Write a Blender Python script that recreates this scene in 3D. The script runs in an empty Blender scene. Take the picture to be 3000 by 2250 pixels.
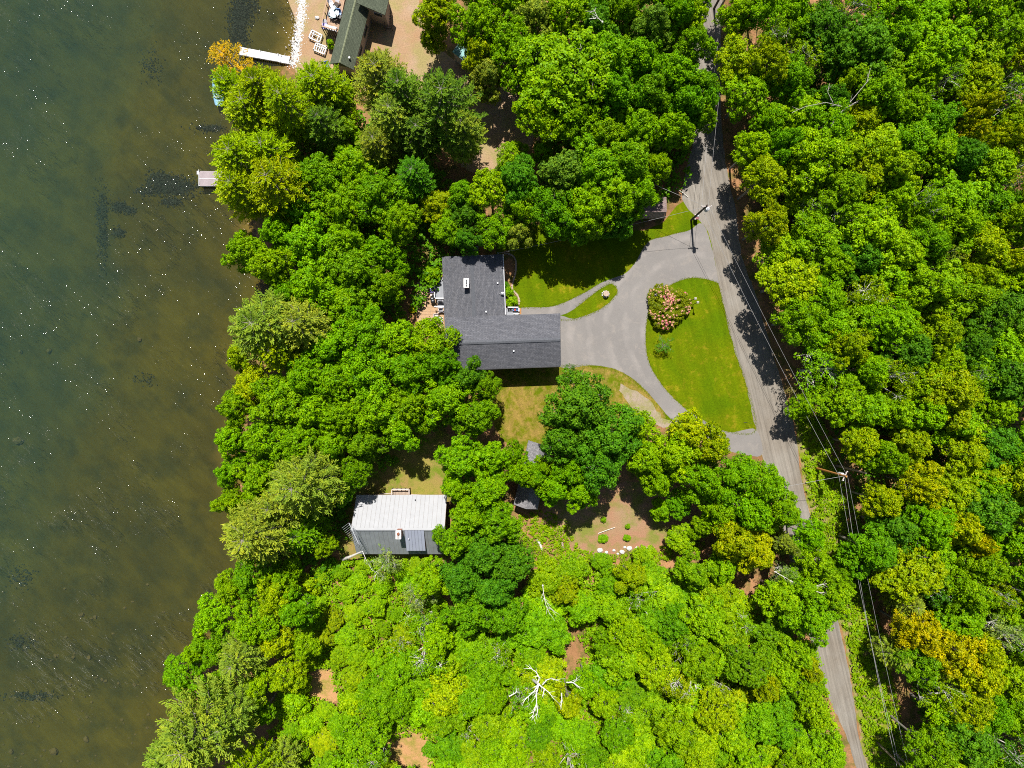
import bpy, bmesh, math, random
import numpy as np
from mathutils import Vector, Matrix
from mathutils.geometry import tessellate_polygon

S = bpy.context.scene
COL = S.collection
R = math.radians
random.seed(7); RNG = np.random.default_rng(7)
CAMZ = 100.0

# ------------------------------------------------------------------ camera
cd = bpy.data.cameras.new('camera'); cam = bpy.data.objects.new('camera', cd); COL.objects.link(cam)
cam.location = (0, 0, CAMZ); cam.rotation_euler = (0, 0, 0)
cd.sensor_width = 36; cd.lens = 24; cd.clip_start = 1; cd.clip_end = 3000
S.camera = cam
# ------------------------------------------------------------------ sky and sun
SUN_EL, SUN_AZ = R(62), R(-4)            # azimuth from +Y, clockwise
W = bpy.data.worlds.new('World'); S.world = W; W.use_nodes = True
nt = W.node_tree; bg = nt.nodes['Background']
sk = nt.nodes.new('ShaderNodeTexSky'); sk.sky_type = 'NISHITA'; sk.sun_disc = False
sk.sun_elevation = SUN_EL; sk.sun_rotation = SUN_AZ; sk.altitude = 100
nt.links.new(sk.outputs[0], bg.inputs[0]); bg.inputs[1].default_value = 0.06
ld = bpy.data.lights.new('sun', 'SUN'); ld.energy = 5.0; ld.angle = R(0.5); ld.color = (1.0, 0.965, 0.90)
sun = bpy.data.objects.new('sun', ld); COL.objects.link(sun)
sd = Vector((math.sin(SUN_AZ)*math.cos(SUN_EL), math.cos(SUN_AZ)*math.cos(SUN_EL), math.sin(SUN_EL)))
sun.location = sd*150; sun.rotation_euler = sd.to_track_quat('Z', 'Y').to_euler()
S.view_settings.view_transform = 'Standard'; S.view_settings.look = 'None'
S.view_settings.gamma = 1; S.view_settings.use_curve_mapping = False
S.view_settings.exposure = 0.65
S.cycles.use_denoising = False; S.cycles.filter_width = 1.0
S.cycles.max_bounces = 6; S.cycles.diffuse_bounces = 2; S.cycles.glossy_bounces = 2
S.cycles.transmission_bounces = 3; S.cycles.transparent_max_bounces = 6
S.cycles.sample_clamp_indirect = 4

# ------------------------------------------------------------------ helpers
K = 3000/2212.0
def P(px, py, z=0.0):
    f = 0.05*(CAMZ-z)/CAMZ
    return Vector(((px-1500)*f, -(py-1125)*f, z))
def O(x, y, z=0.0): return P(x*K, y*K, z)

def link(o, parent=None):
    COL.objects.link(o)
    if parent: o.parent = parent
    return o
def tag(o, label=None, cat=None, group=None, kind=None):
    if label: o['label'] = label
    if cat: o['category'] = cat
    if group: o['group'] = group
    if kind: o['kind'] = kind
    return o
def empty(name, loc, label, cat, group=None, rz=0.0):
    o = bpy.data.objects.new(name, None); o.location = loc; o.rotation_euler = (0, 0, rz)
    o.empty_display_size = 0.3
    link(o); return tag(o, label, cat, group)
def copy_tree(o, parent=None):
    c = o.copy(); COL.objects.link(c)
    if parent: c.parent = parent
    for ch in list(o.children): copy_tree(ch, c)
    return c

class MB:
    """collects shapes, builds one mesh"""
    def __init__(s): s.v = []; s.f = []
    def add(s, vs, fs):
        b = len(s.v); s.v += [tuple(v) for v in vs]; s.f += [tuple(i+b for i in f) for f in fs]; return s
    def box(s, x0, x1, y0, y1, z0, z1):
        return s.add([(x0,y0,z0),(x1,y0,z0),(x1,y1,z0),(x0,y1,z0),(x0,y0,z1),(x1,y0,z1),(x1,y1,z1),(x0,y1,z1)],
                     [(3,2,1,0),(4,5,6,7),(0,1,5,4),(1,2,6,5),(2,3,7,6),(3,0,4,7)])
    def rbox(s, c, size, rz=0.0, rx=0.0, ry=0.0):
        m = Matrix.Translation(Vector(c)) @ Matrix.Rotation(rz,4,'Z') @ Matrix.Rotation(ry,4,'Y') @ Matrix.Rotation(rx,4,'X')
        a,b,d = size[0]/2,size[1]/2,size[2]/2
        vs = [m @ Vector(p) for p in [(-a,-b,-d),(a,-b,-d),(a,b,-d),(-a,b,-d),(-a,-b,d),(a,-b,d),(a,b,d),(-a,b,d)]]
        return s.add(vs, [(3,2,1,0),(4,5,6,7),(0,1,5,4),(1,2,6,5),(2,3,7,6),(3,0,4,7)])
    def prism(s, pts, z0, z1):
        """pts: list of (x,y) or Vectors; top at z1"""
        n = len(pts)
        a = sum(pts[i][0]*pts[(i+1)%n][1]-pts[(i+1)%n][0]*pts[i][1] for i in range(n))
        if a < 0: pts = list(pts)[::-1]
        vs = [(p[0],p[1],z0) for p in pts]+[(p[0],p[1],z1) for p in pts]
        return s.add(vs, [tuple(range(n))[::-1], tuple(range(n,2*n))]+[(i,(i+1)%n,(i+1)%n+n,i+n) for i in range(n)])
    def slab(s, pts, t):
        """pts 3D top outline (ccw from above), thickness t downwards"""
        n = len(pts); pts = [Vector(p) for p in pts]
        vs = [p for p in pts]+[p-Vector((0,0,t)) for p in pts]
        return s.add(vs, [tuple(range(n)), tuple(range(n,2*n))[::-1]]+[(i,i+n,(i+1)%n+n,(i+1)%n) for i in range(n)])
    def tube(s, pts, rs, n=6, caps=True):
        pts = [Vector(p) for p in pts]
        if not hasattr(rs,'__len__'): rs = [rs]*len(pts)
        b = len(s.v)
        for i,p in enumerate(pts):
            d = (pts[min(i+1,len(pts)-1)]-pts[max(i-1,0)])
            if d.length < 1e-6: d = Vector((0,0,1))
            d.normalize()
            u = d.cross(Vector((0,0,1)) if abs(d.z) < .9 else Vector((1,0,0))).normalized(); w = d.cross(u)
            for k in range(n):
                a = 2*math.pi*k/n
                s.v.append(tuple(p+(u*math.cos(a)+w*math.sin(a))*rs[i]))
        for i in range(len(pts)-1):
            for k in range(n):
                a0=b+i*n+k; a1=b+i*n+(k+1)%n
                s.f.append((a0,a0+n,a1+n,a1))
        if caps:
            s.f.append(tuple(b+k for k in range(n))); s.f.append(tuple(b+(len(pts)-1)*n+k for k in range(n))[::-1])
        return s
    def cyl(s, c, r, h, n=16, r2=None):
        c = Vector(c); return s.tube([c, c+Vector((0,0,h))], [r, r if r2 is None else r2], n)
    def ell(s, c, rx, ry, rz, n=10, m=7, wob=0.0, seed=0):
        rr = random.Random(seed); b=len(s.v); c=Vector(c)
        s.v.append(tuple(c+Vector((0,0,rz))))
        for i in range(1,m):
            t = math.pi*i/m
            for k in range(n):
                a=2*math.pi*k/n; q=1+rr.uniform(-wob,wob)
                s.v.append(tuple(c+Vector((rx*math.sin(t)*math.cos(a)*q, ry*math.sin(t)*math.sin(a)*q, rz*math.cos(t)*q))))
        s.v.append(tuple(c-Vector((0,0,rz)))); last=len(s.v)-1
        for k in range(n):
            s.f.append((b,b+1+k,b+1+(k+1)%n)); s.f.append((last,b+1+(m-2)*n+(k+1)%n,b+1+(m-2)*n+k))
        for i in range(m-2):
            for k in range(n):
                s.f.append((b+1+i*n+k,b+1+(i+1)*n+k,b+1+(i+1)*n+(k+1)%n,b+1+i*n+(k+1)%n))
        return s
    def mesh(s, name, m, smooth=False):
        me = bpy.data.meshes.new(name); me.from_pydata(s.v, [], s.f); me.materials.append(m)
        if smooth: me.polygons.foreach_set('use_smooth', [True]*len(me.polygons))
        me.update(); return me
    def build(s, name, m, parent=None, smooth=False, bevel=0.0):
        o = bpy.data.objects.new(name, s.mesh(name, m, smooth))
        if bevel:
            md = o.modifiers.new('bevel','BEVEL'); md.width = bevel; md.segments = 1; md.limit_method='ANGLE'
        return link(o, parent)

# ------------------------------------------------------------------ materials
def new_mat(name):
    m = bpy.data.materials.new(name); m.use_nodes = True
    return m, m.node_tree, m.node_tree.nodes['Principled BSDF']
def N(nt, t, **kw):
    n = nt.nodes.new(t)
    for k, v in kw.items():
        if k.startswith('_'): setattr(n, k[1:], v)
        else: n.inputs[k].default_value = v
    return n
def noise(nt, scale, detail=4, rough=.6, vec=None, dist=0.0):
    n = nt.nodes.new('ShaderNodeTexNoise'); n.inputs['Scale'].default_value = scale
    n.inputs['Detail'].default_value = detail; n.inputs['Roughness'].default_value = rough; n.inputs['Distortion'].default_value = dist
    if vec is not None: nt.links.new(vec, n.inputs['Vector'])
    return n.outputs['Fac']
def ramp(nt, fac, stops):
    r = nt.nodes.new('ShaderNodeValToRGB'); e = r.color_ramp.elements
    while len(e) < len(stops): e.new(.5)
    for el, (p, c) in zip(e, stops):
        el.position = p; el.color = (c[0],c[1],c[2],1) if hasattr(c,'__len__') else (c,c,c,1)
    nt.links.new(fac, r.inputs[0]); return r.outputs[0]
def mixc(nt, fac, a, b, mode='MIX'):
    m = nt.nodes.new('ShaderNodeMix'); m.data_type='RGBA'; m.blend_type=mode
    for sock, v in ((m.inputs[0],fac),(m.inputs[6],a),(m.inputs[7],b)):
        if isinstance(v,(int,float)): sock.default_value = v
        elif hasattr(v,'__len__'): sock.default_value = (v[0],v[1],v[2],1)
        else: nt.links.new(v, sock)
    return m.outputs[2]
def math_(nt, op, a, b=0.0, c=0.0):
    m = nt.nodes.new('ShaderNodeMath'); m.operation = op
    for i, v in enumerate((a,b,c)):
        if isinstance(v,(int,float)): m.inputs[i].default_value = v
        else: nt.links.new(v, m.inputs[i])
    return m.outputs[0]
def coords(nt, scale=(1,1,1), rot=(0,0,0), obj=False):
    if obj: src = nt.nodes.new('ShaderNodeTexCoord').outputs['Object']
    else: src = nt.nodes.new('ShaderNodeNewGeometry').outputs['Position']
    mp = nt.nodes.new('ShaderNodeMapping'); mp.inputs['Scale'].default_value = scale; mp.inputs['Rotation'].default_value = rot
    nt.links.new(src, mp.inputs[0]); return mp.outputs[0]
def streaks(nt, ang, along=.2):
    src = nt.nodes.new('ShaderNodeNewGeometry').outputs['Position']
    a = nt.nodes.new('ShaderNodeMapping'); a.inputs['Rotation'].default_value = (0,0,-ang); nt.links.new(src, a.inputs[0])
    b = nt.nodes.new('ShaderNodeMapping'); b.inputs['Scale'].default_value = (along,1,1); nt.links.new(a.outputs[0], b.inputs[0])
    return b.outputs[0]
def bump(nt, bsdf, h, dist=.05, strength=.6):
    b = nt.nodes.new('ShaderNodeBump'); b.inputs['Distance'].default_value = dist; b.inputs['Strength'].default_value = strength
    nt.links.new(h, b.inputs['Height']); nt.links.new(b.outputs[0], bsdf.inputs['Normal'])

def speckle(name, c1, c2, c3=None, big=.15, fine=9.0, rough=.9, bd=.05, mid=1.2, bs=.6, spec=.2):
    m, nt, b = new_mat(name); v = coords(nt)
    a = noise(nt, big, 5, .6, v); f = noise(nt, fine, 4, .7, v); g = noise(nt, mid, 5, .65, v)
    c = mixc(nt, ramp(nt, a, [(.35,0),(.65,1)]), c1, c2)
    if c3: c = mixc(nt, ramp(nt, g, [(.45,0),(.62,1)]), c, c3)
    c = mixc(nt, .75, c, ramp(nt, f, [(.25,.55),(.5,1.0),(.78,1.5)]), 'MULTIPLY')
    nt.links.new(c, b.inputs['Base Color']); b.inputs['Roughness'].default_value = rough
    b.inputs['Specular IOR Level'].default_value = spec
    bump(nt, b, f, bd, bs); return m
def plain(name, c, rough=.6, metal=0.0, var=.25, scale=3.0, spec=.4):
    m, nt, b = new_mat(name); v = coords(nt, obj=False)
    f = noise(nt, scale, 5, .65, v)
    col = mixc(nt, 1.0, c, ramp(nt, f, [(.3,1-var),(.7,1+var*.6)]), 'MULTIPLY')
    nt.links.new(col, b.inputs['Base Color']); b.inputs['Roughness'].default_value = rough; b.inputs['Metallic'].default_value = metal
    b.inputs['Specular IOR Level'].default_value = spec
    return m

M = {}
# foliage: colour from the object, variation from face attribute
def leaf_mat(name, trans=.27, spec=.10, fleck=None):
    m, nt, b = new_mat(name)
    oi = nt.nodes.new('ShaderNodeObjectInfo'); at = nt.nodes.new('ShaderNodeAttribute'); at.attribute_name = 'v'
    v = coords(nt)
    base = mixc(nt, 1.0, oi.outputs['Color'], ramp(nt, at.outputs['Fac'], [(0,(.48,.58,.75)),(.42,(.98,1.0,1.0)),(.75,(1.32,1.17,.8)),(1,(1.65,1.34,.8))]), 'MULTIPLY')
    n = noise(nt, .8, 3, .6, v)
    base = mixc(nt, 1.0, base, ramp(nt, n, [(.3,(.78,.88,.9)),(.7,(1.2,1.1,1.0))]), 'MULTIPLY')
    nt.links.new(base, b.inputs['Base Color']); b.inputs['Roughness'].default_value = .5; b.inputs['Specular IOR Level'].default_value = spec
    tr = nt.nodes.new('ShaderNodeBsdfTranslucent'); 
    tc = mixc(nt, 1.0, base, (1.1,1.15,.5), 'MULTIPLY'); nt.links.new(tc, tr.inputs[0])
    mx = nt.nodes.new('ShaderNodeMixShader'); mx.inputs[0].default_value = trans
    nt.links.new(b.outputs[0], mx.inputs[1]); nt.links.new(tr.outputs[0], mx.inputs[2])
    nt.links.new(mx.outputs[0], nt.nodes['Material Output'].inputs['Surface']); return m
M['leaf'] = leaf_mat('leaf')
M['needle'] = leaf_mat('needle', .20, .1)
M['flower'] = plain('flower_petal', (.62,.16,.20), .7, var=.5, scale=2.2)
M['flower_faded'] = plain('flower_faded', (.60,.32,.18), .8, var=.5, scale=2)
def bark(name, c1, c2):
    m, nt, b = new_mat(name); v = coords(nt, (1,1,.3))
    c = mixc(nt, noise(nt, 3, 5, .7, v), c1, c2); nt.links.new(c, b.inputs['Base Color']); b.inputs['Roughness'].default_value=.95
    return m
M['bark'] = bark('bark', (.12,.10,.08), (.34,.31,.27))
M['birch'] = bark('pale_bark', (.35,.32,.27), (.75,.72,.66))
M['twig'] = bark('grey_twig', (.20,.18,.15), (.42,.38,.34))
M['dead'] = bark('dead_wood', (.55,.52,.46), (.85,.82,.76))
# ground
M['litter'] = speckle('leaf_litter', (.19,.095,.042), (.36,.185,.085), (.11,.10,.02), big=.1, fine=5, mid=.5, bd=.08)
M['sand'] = speckle('sandy_soil', (.34,.24,.16), (.30,.18,.095), (.26,.21,.085), big=.13, fine=6, mid=.28, bd=.03)
M['mulch'] = speckle('wood_chips', (.31,.13,.08), (.27,.18,.10), (.16,.17,.03), big=.13, fine=8, mid=.30, bd=.08)
M['dry'] = speckle('dry_lawn', (.25,.155,.06), (.22,.19,.035), (.12,.16,.01), big=.2, fine=7, mid=.5, bd=.05)
M['tan_soil'] = speckle('tan_soil', (.42,.23,.105), (.36,.20,.08), (.24,.19,.04), big=.2, fine=6, mid=.6, bd=.04)
M['shoulder'] = speckle('gravelly_soil', (.26,.21,.14), (.20,.19,.06), (.29,.225,.18), big=.5, fine=7, mid=.7, bd=.04)
M['verge'] = speckle('verge_soil', (.17,.19,.01), (.12,.18,.004), (.25,.17,.09), big=.3, fine=5, mid=.8, bd=.06)

def lawn_mat(name, g1, g2, dry, dryness):
    m, nt, b = new_mat(name); v = coords(nt)
    big = noise(nt, .16, 4, .6, v, .4); mid = noise(nt, .9, 5, .7, v); f = noise(nt, 11, 3, .7, v)
    st = streaks(nt, R(-74), .1); s = noise(nt, 1.1, 2, .5, st)
    c = mixc(nt, ramp(nt, big, [(.38,0),(.62,1)]), g1, g2)
    c = mixc(nt, ramp(nt, math_(nt,'ADD',mid,math_(nt,'MULTIPLY',big,.6)), [(dryness,0),(dryness+.22,.85)]), c, dry)
    c = mixc(nt, .35, c, ramp(nt, s, [(.35,.7),(.65,1.25)]), 'MULTIPLY')
    c = mixc(nt, .95, c, ramp(nt, f, [(.25,.45),(.5,1.0),(.75,1.6)]), 'MULTIPLY')
    c = mixc(nt, .8, c, ramp(nt, noise(nt, 3.2, 4, .75, v), [(.3,.72),(.7,1.25)]), 'MULTIPLY')
    nt.links.new(c, b.inputs['Base Color']); b.inputs['Roughness'].default_value=.9; b.inputs['Specular IOR Level'].default_value=.04
    bump(nt, b, f, .05, .7); return m
M['lawn'] = lawn_mat('lawn_grass', (.070,.120,.0008), (.108,.138,.001), (.20,.17,.008), .86)
M['lawn_south'] = lawn_mat('lawn_grass_dry', (.085,.12,.003), (.13,.13,.004), (.25,.165,.045), .70)

def asphalt():
    m, nt, b = new_mat('worn_asphalt'); v = coords(nt)
    a = noise(nt, .12, 5, .6, v); g = noise(nt, .8, 6, .7, v, .8); f = noise(nt, 14, 3, .7, v)
    c = mixc(nt, ramp(nt, a, [(.35,0),(.65,1)]), (.170,.157,.148), (.198,.183,.172))
    c = mixc(nt, ramp(nt, g, [(.52,0),(.72,.5)]), c, (.27,.235,.205))
    # tyre-worn bands: arcs round the middle of the lawn loop
    geo = nt.nodes.new('ShaderNodeNewGeometry').outputs['Position']
    sub = nt.nodes.new('ShaderNodeVectorMath'); sub.operation='DISTANCE'; sub.inputs[1].default_value = (P(2040,1000).x, P(2040,960).y, 0)
    nt.links.new(geo, sub.inputs[0])
    wv = math_(nt,'SINE', math_(nt,'MULTIPLY', math_(nt,'ADD', sub.outputs['Value'], math_(nt,'MULTIPLY',noise(nt,.2,3,.5,v),2.4)), 2.3))
    band = math_(nt,'MULTIPLY', ramp(nt, wv, [(.1,0),(1,1)]), ramp(nt, noise(nt,.22,4,.6,v), [(.42,0),(.62,1)]))
    c = mixc(nt, math_(nt,'MULTIPLY',band,.42), c, (.30,.27,.25))
    c = mixc(nt, .7, c, ramp(nt, f, [(.2,.7),(.5,1),(.8,1.3)]), 'MULTIPLY')
    nt.links.new(c, b.inputs['Base Color']); b.inputs['Roughness'].default_value=.85; b.inputs['Specular IOR Level'].default_value=.25
    bump(nt, b, f, .02, .5); return m
M['asphalt'] = asphalt()
def gravel_road():
    m, nt, b = new_mat('gravel_road'); v = coords(nt)
    st = streaks(nt, R(-77), .03)       # long streaks left by wheels and grader
    s = noise(nt, 2.6, 6, .75, st); a = noise(nt, .2, 5, .6, v); f = noise(nt, 12, 3, .75, v); g = noise(nt, 2.0, 5, .7, v)
    c = mixc(nt, ramp(nt, a, [(.35,0),(.65,1)]), (.175,.150,.122), (.212,.192,.166))
    c = mixc(nt, .9, c, ramp(nt, s, [(.3,.58),(.5,1.0),(.7,1.34)]), 'MULTIPLY')
    c = mixc(nt, ramp(nt, g, [(.58,0),(.7,.45)]), c, (.14,.11,.08))
    c = mixc(nt, .8, c, ramp(nt, f, [(.2,.6),(.5,1),(.8,1.4)]), 'MULTIPLY')
    nt.links.new(c, b.inputs['Base Color']); b.inputs['Roughness'].default_value=.9; b.inputs['Specular IOR Level'].default_value=.2
    bump(nt, b, f, .03, .5); return m
M['road'] = gravel_road()

def shingles(name, c, c2, pitch_axis=0.0):
    m, nt, b = new_mat(name); v = coords(nt, (1,1,1), (0,0,-pitch_axis))
    br = nt.nodes.new('ShaderNodeTexBrick'); nt.links.new(v, br.inputs['Vector'])
    br.inputs['Scale'].default_value = 1.0; br.inputs['Brick Width'].default_value = .42; br.inputs['Row Height'].default_value=.17
    br.inputs['Mortar Size'].default_value=.012; br.inputs['Color1'].default_value=(*c,1); br.inputs['Color2'].default_value=(*c2,1)
    br.inputs['Mortar'].default_value=(c[0]*.5,c[1]*.5,c[2]*.5,1)
    f = noise(nt, 5, 4, .8, v); g = noise(nt, .35, 5, .6, v)
    col = mixc(nt, .9, br.outputs['Color'], ramp(nt, f, [(.2,.5),(.5,1),(.8,1.75)]), 'MULTIPLY')
    col = mixc(nt, .6, col, ramp(nt, g, [(.3,.85),(.7,1.15)]), 'MULTIPLY')
    nt.links.new(col, b.inputs['Base Color']); b.inputs['Roughness'].default_value=.9; b.inputs['Specular IOR Level'].default_value=.25
    bump(nt, b, br.outputs['Fac'], -.01, .5); return m
M['shingle_dark'] = shingles('dark_shingle', (.083,.085,.098), (.112,.112,.124), R(2))
M['shingle_dark_b'] = shingles('dark_shingle_side', (.080,.082,.094), (.114,.113,.123), R(92))
M['shingle_green'] = shingles('green_shingle', (.066,.078,.052), (.085,.098,.066), R(-14+90))
M['shingle_brown'] = shingles('brown_shingle', (.16,.12,.115), (.22,.165,.155), 0)
M['shingle_grey'] = shingles('grey_shingle', (.19,.185,.195), (.26,.25,.26), R(20))
M['white'] = plain('white_paint', (.50,.50,.52), .5, var=.08)
M['trim'] = plain('trim_paint', (.62,.50,.44), .6, var=.1)
M['wall'] = plain('wall_siding', (.32,.26,.22), .8, var=.12)
M['wall_tan'] = plain('tan_siding', (.34,.28,.26), .8, var=.1)
M['wall_brown'] = plain('brown_siding', (.16,.10,.07), .85, var=.2)
M['glass'] = plain('window_glass', (.03,.04,.05), .08, var=.1, spec=.6)
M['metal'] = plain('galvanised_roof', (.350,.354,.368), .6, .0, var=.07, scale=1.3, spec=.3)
M['metal_dull'] = plain('weathered_roof', (.235,.25,.26), .5, .0, var=.14, scale=.8, spec=.3)  # weathered metal; the south slope's shade is painted in as darker grey
M['metal_blue'] = plain('newer_roof', (.30,.32,.39), .5, .0, var=.06, scale=.8, spec=.3)
M['steel'] = plain('steel', (.55,.56,.58), .35, .6, var=.1)
M['brick'] = plain('brick_masonry', (.42,.20,.15), .9, var=.35, scale=9)
M['concrete'] = plain('concrete_cap', (.74,.72,.70), .8, var=.12)
M['rust'] = plain('rusty_iron', (.22,.08,.04), .9, var=.4, scale=8)
M['black'] = plain('black_plastic', (.02,.02,.022), .5, var=.2)
M['wood'] = plain('weathered_wood', (.34,.26,.20), .85, var=.35, scale=4)
M['wood_pale'] = plain('pale_wood', (.50,.43,.40), .8, var=.2, scale=5)
M['wood_tan'] = plain('tan_deck_wood', (.37,.24,.155), .8, var=.25, scale=4)
M['wood_dark'] = plain('dark_wood', (.07,.05,.04), .85, var=.35, scale=4)
M['orange_wood'] = plain('orange_pole_wood', (.50,.22,.05), .8, var=.3, scale=4)
M['deck_grey'] = plain('grey_deck_paint', (.24,.25,.275), .7, var=.08)
M['dock_board'] = plain('dock_board', (.32,.265,.275), .8, var=.15, scale=6)
M['patio'] = plain('patio_paver', (.40,.255,.145), .85, var=.2, scale=5)
M['stone'] = plain('pale_stone', (.38,.35,.32), .85, var=.3, scale=3)
M['stone_white'] = plain('white_stone', (.58,.56,.54), .85, var=.4, scale=7)
M['stone_pink'] = plain('edging_stone', (.38,.29,.22), .85, var=.3, scale=6)
M['rock'] = plain('sunken_rock', (.11,.080,.028), .95, var=.3, scale=2, spec=.1)
M['blue'] = plain('blue_plastic', (.06,.17,.42), .4, var=.15)
M['teal'] = plain('turquoise_plastic', (.03,.50,.52), .35, var=.1)
M['red'] = plain('red_plastic', (.60,.05,.02), .35, var=.15)
M['orange'] = plain('orange_plastic', (.85,.22,.02), .4, var=.1)
M['purple'] = plain('lilac_fabric', (.30,.26,.55), .8, var=.15)
M['cushion'] = plain('pale_cushion', (.60,.58,.62), .8, var=.12)
M['greytable'] = plain('grey_tabletop', (.28,.36,.40), .3, var=.4, scale=3)
M['propane'] = plain('propane_tank_paint', (.55,.60,.68), .3, .2, var=.1)
M['mat'] = plain('door_mat', (.36,.17,.06), .95, var=.3, scale=9)
M['cable'] = plain('cable', (.34,.33,.33), .4, var=.1)
M['yellow'] = plain('yellow_flowers', (.65,.50,.05), .8, var=.3)

# ------------------------------------------------------------------ the ground, lake bed and water
WZ = -0.35
shore_px = [(870,-900),(905,-300),(878,0),(868,90),(846,180),(800,260),(765,340),(755,430),(740,500),(735,600),(760,700),(790,790),(800,860),(760,940),
            (735,1020),(735,1120),(720,1250),(700,1350),(700,1450),(735,1560),(750,1650),(705,1740),(668,1820),(605,1900),(565,2000),(565,2080),(550,2200),(500,2400),(480,3100)]
sh = [(P(x,y).y, P(x,y).x) for x,y in shore_px]
ys_ = np.array([a for a,b in sh])[::-1]; xs_ = np.array([b for a,b in sh])[::-1]
def shore_x(y):
    x = float(np.interp(y, ys_, xs_))
    return x + .35*math.sin(y*1.3)+.25*math.sin(y*3.1+1)+.4*math.sin(y*.45+2)
ylist = [-400,-250,-150,-100]+[-75+i*.75 for i in range(201)]+[100,150,250,400]
def dropf(y): return float(np.interp(y, [P(0,1950).y,P(0,1500).y,P(0,1150).y], [2.5,1.7,1.1]))
def strip_mesh(name, offs_z, m):
    vs=[]; fs=[]; n=len(offs_z)
    for y in ylist:
        sx = shore_x(y)
        for (ox, z, absx) in offs_z:
            x = absx if absx is not None else sx+(ox if ox>-12 else -10+(ox+10)*dropf(y))
            vs.append((x, y, z + (.06*math.sin(x*.9+y*.7)*math.sin(y*.5) if -2.9<z<WZ-.1 else 0)))
    for j in range(len(ylist)-1):
        for i in range(n-1):
            a=j*n+i; fs.append((a,a+1,a+n+1,a+n))
    me = bpy.data.meshes.new(name); me.from_pydata(vs,[],fs); me.materials.append(m)
    me.polygons.foreach_set('use_smooth',[True]*len(me.polygons))
    return link(bpy.data.objects.new(name, me))
tag(strip_mesh('ground', [(-.6,-.62,None),(0,WZ,None),(.7,-.12,None),(1.6,0,None),(0,0,400)], M['litter']), kind='structure')

def bed_mat():
    m, nt, b = new_mat('lake_bed'); v = coords(nt)
    st = streaks(nt, R(-42), .25)
    a = noise(nt, .045, 5, .6, v, .3); s = noise(nt, .5, 6, .7, st); g = noise(nt, .22, 5, .6, v); f = noise(nt, 7, 3, .7, v)
    c = mixc(nt, ramp(nt, a, [(.35,0),(.65,1)]), (.050,.039,.005), (.080,.060,.005))
    c = mixc(nt, ramp(nt, g, [(.45,0),(.65,.6)]), c, (.022,.024,.008))
    c = mixc(nt, .75, c, ramp(nt, s, [(.3,.68),(.5,1.0),(.7,1.35)]), 'MULTIPLY')
    c = mixc(nt, .6, c, ramp(nt, f, [(.2,.6),(.5,1),(.8,1.4)]), 'MULTIPLY')
    # sand close to the beach
    pos = nt.nodes.new('ShaderNodeSeparateXYZ'); gg = nt.nodes.new('ShaderNodeNewGeometry'); nt.links.new(gg.outputs['Position'], pos.inputs[0])
    z = pos.outputs['Z']
    mr = nt.nodes.new('ShaderNodeMapRange'); mr.inputs[1].default_value=-1.0; mr.inputs[2].default_value=-.36; nt.links.new(math_(nt,'ADD',z,math_(nt,'MULTIPLY',math_(nt,'SUBTRACT',g,.5),.8)), mr.inputs[0])
    c = mixc(nt, math_(nt,'MULTIPLY',mr.outputs[0],.8), c, (.24,.15,.028))
    nt.links.new(c, b.inputs['Base Color']); b.inputs['Roughness'].default_value=1; b.inputs['Specular IOR Level'].default_value=0
    bump(nt, b, s, .25, .5); return m
M['bed'] = bed_mat()
tag(strip_mesh('lake_bed', [(0,-8,-600),(0,-7.5,-300),(-36,-5.0,None),(-28,-4.4,None),(-23.5,-3.7,None),(-20,-2.5,None),(-16,-2.0,None),(-10,-1.6,None),(-5,-1.1,None),(-2,-.75,None),(0,WZ-.02,None),(.5,WZ-.08,None)], M['bed']), kind='structure')
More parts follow.
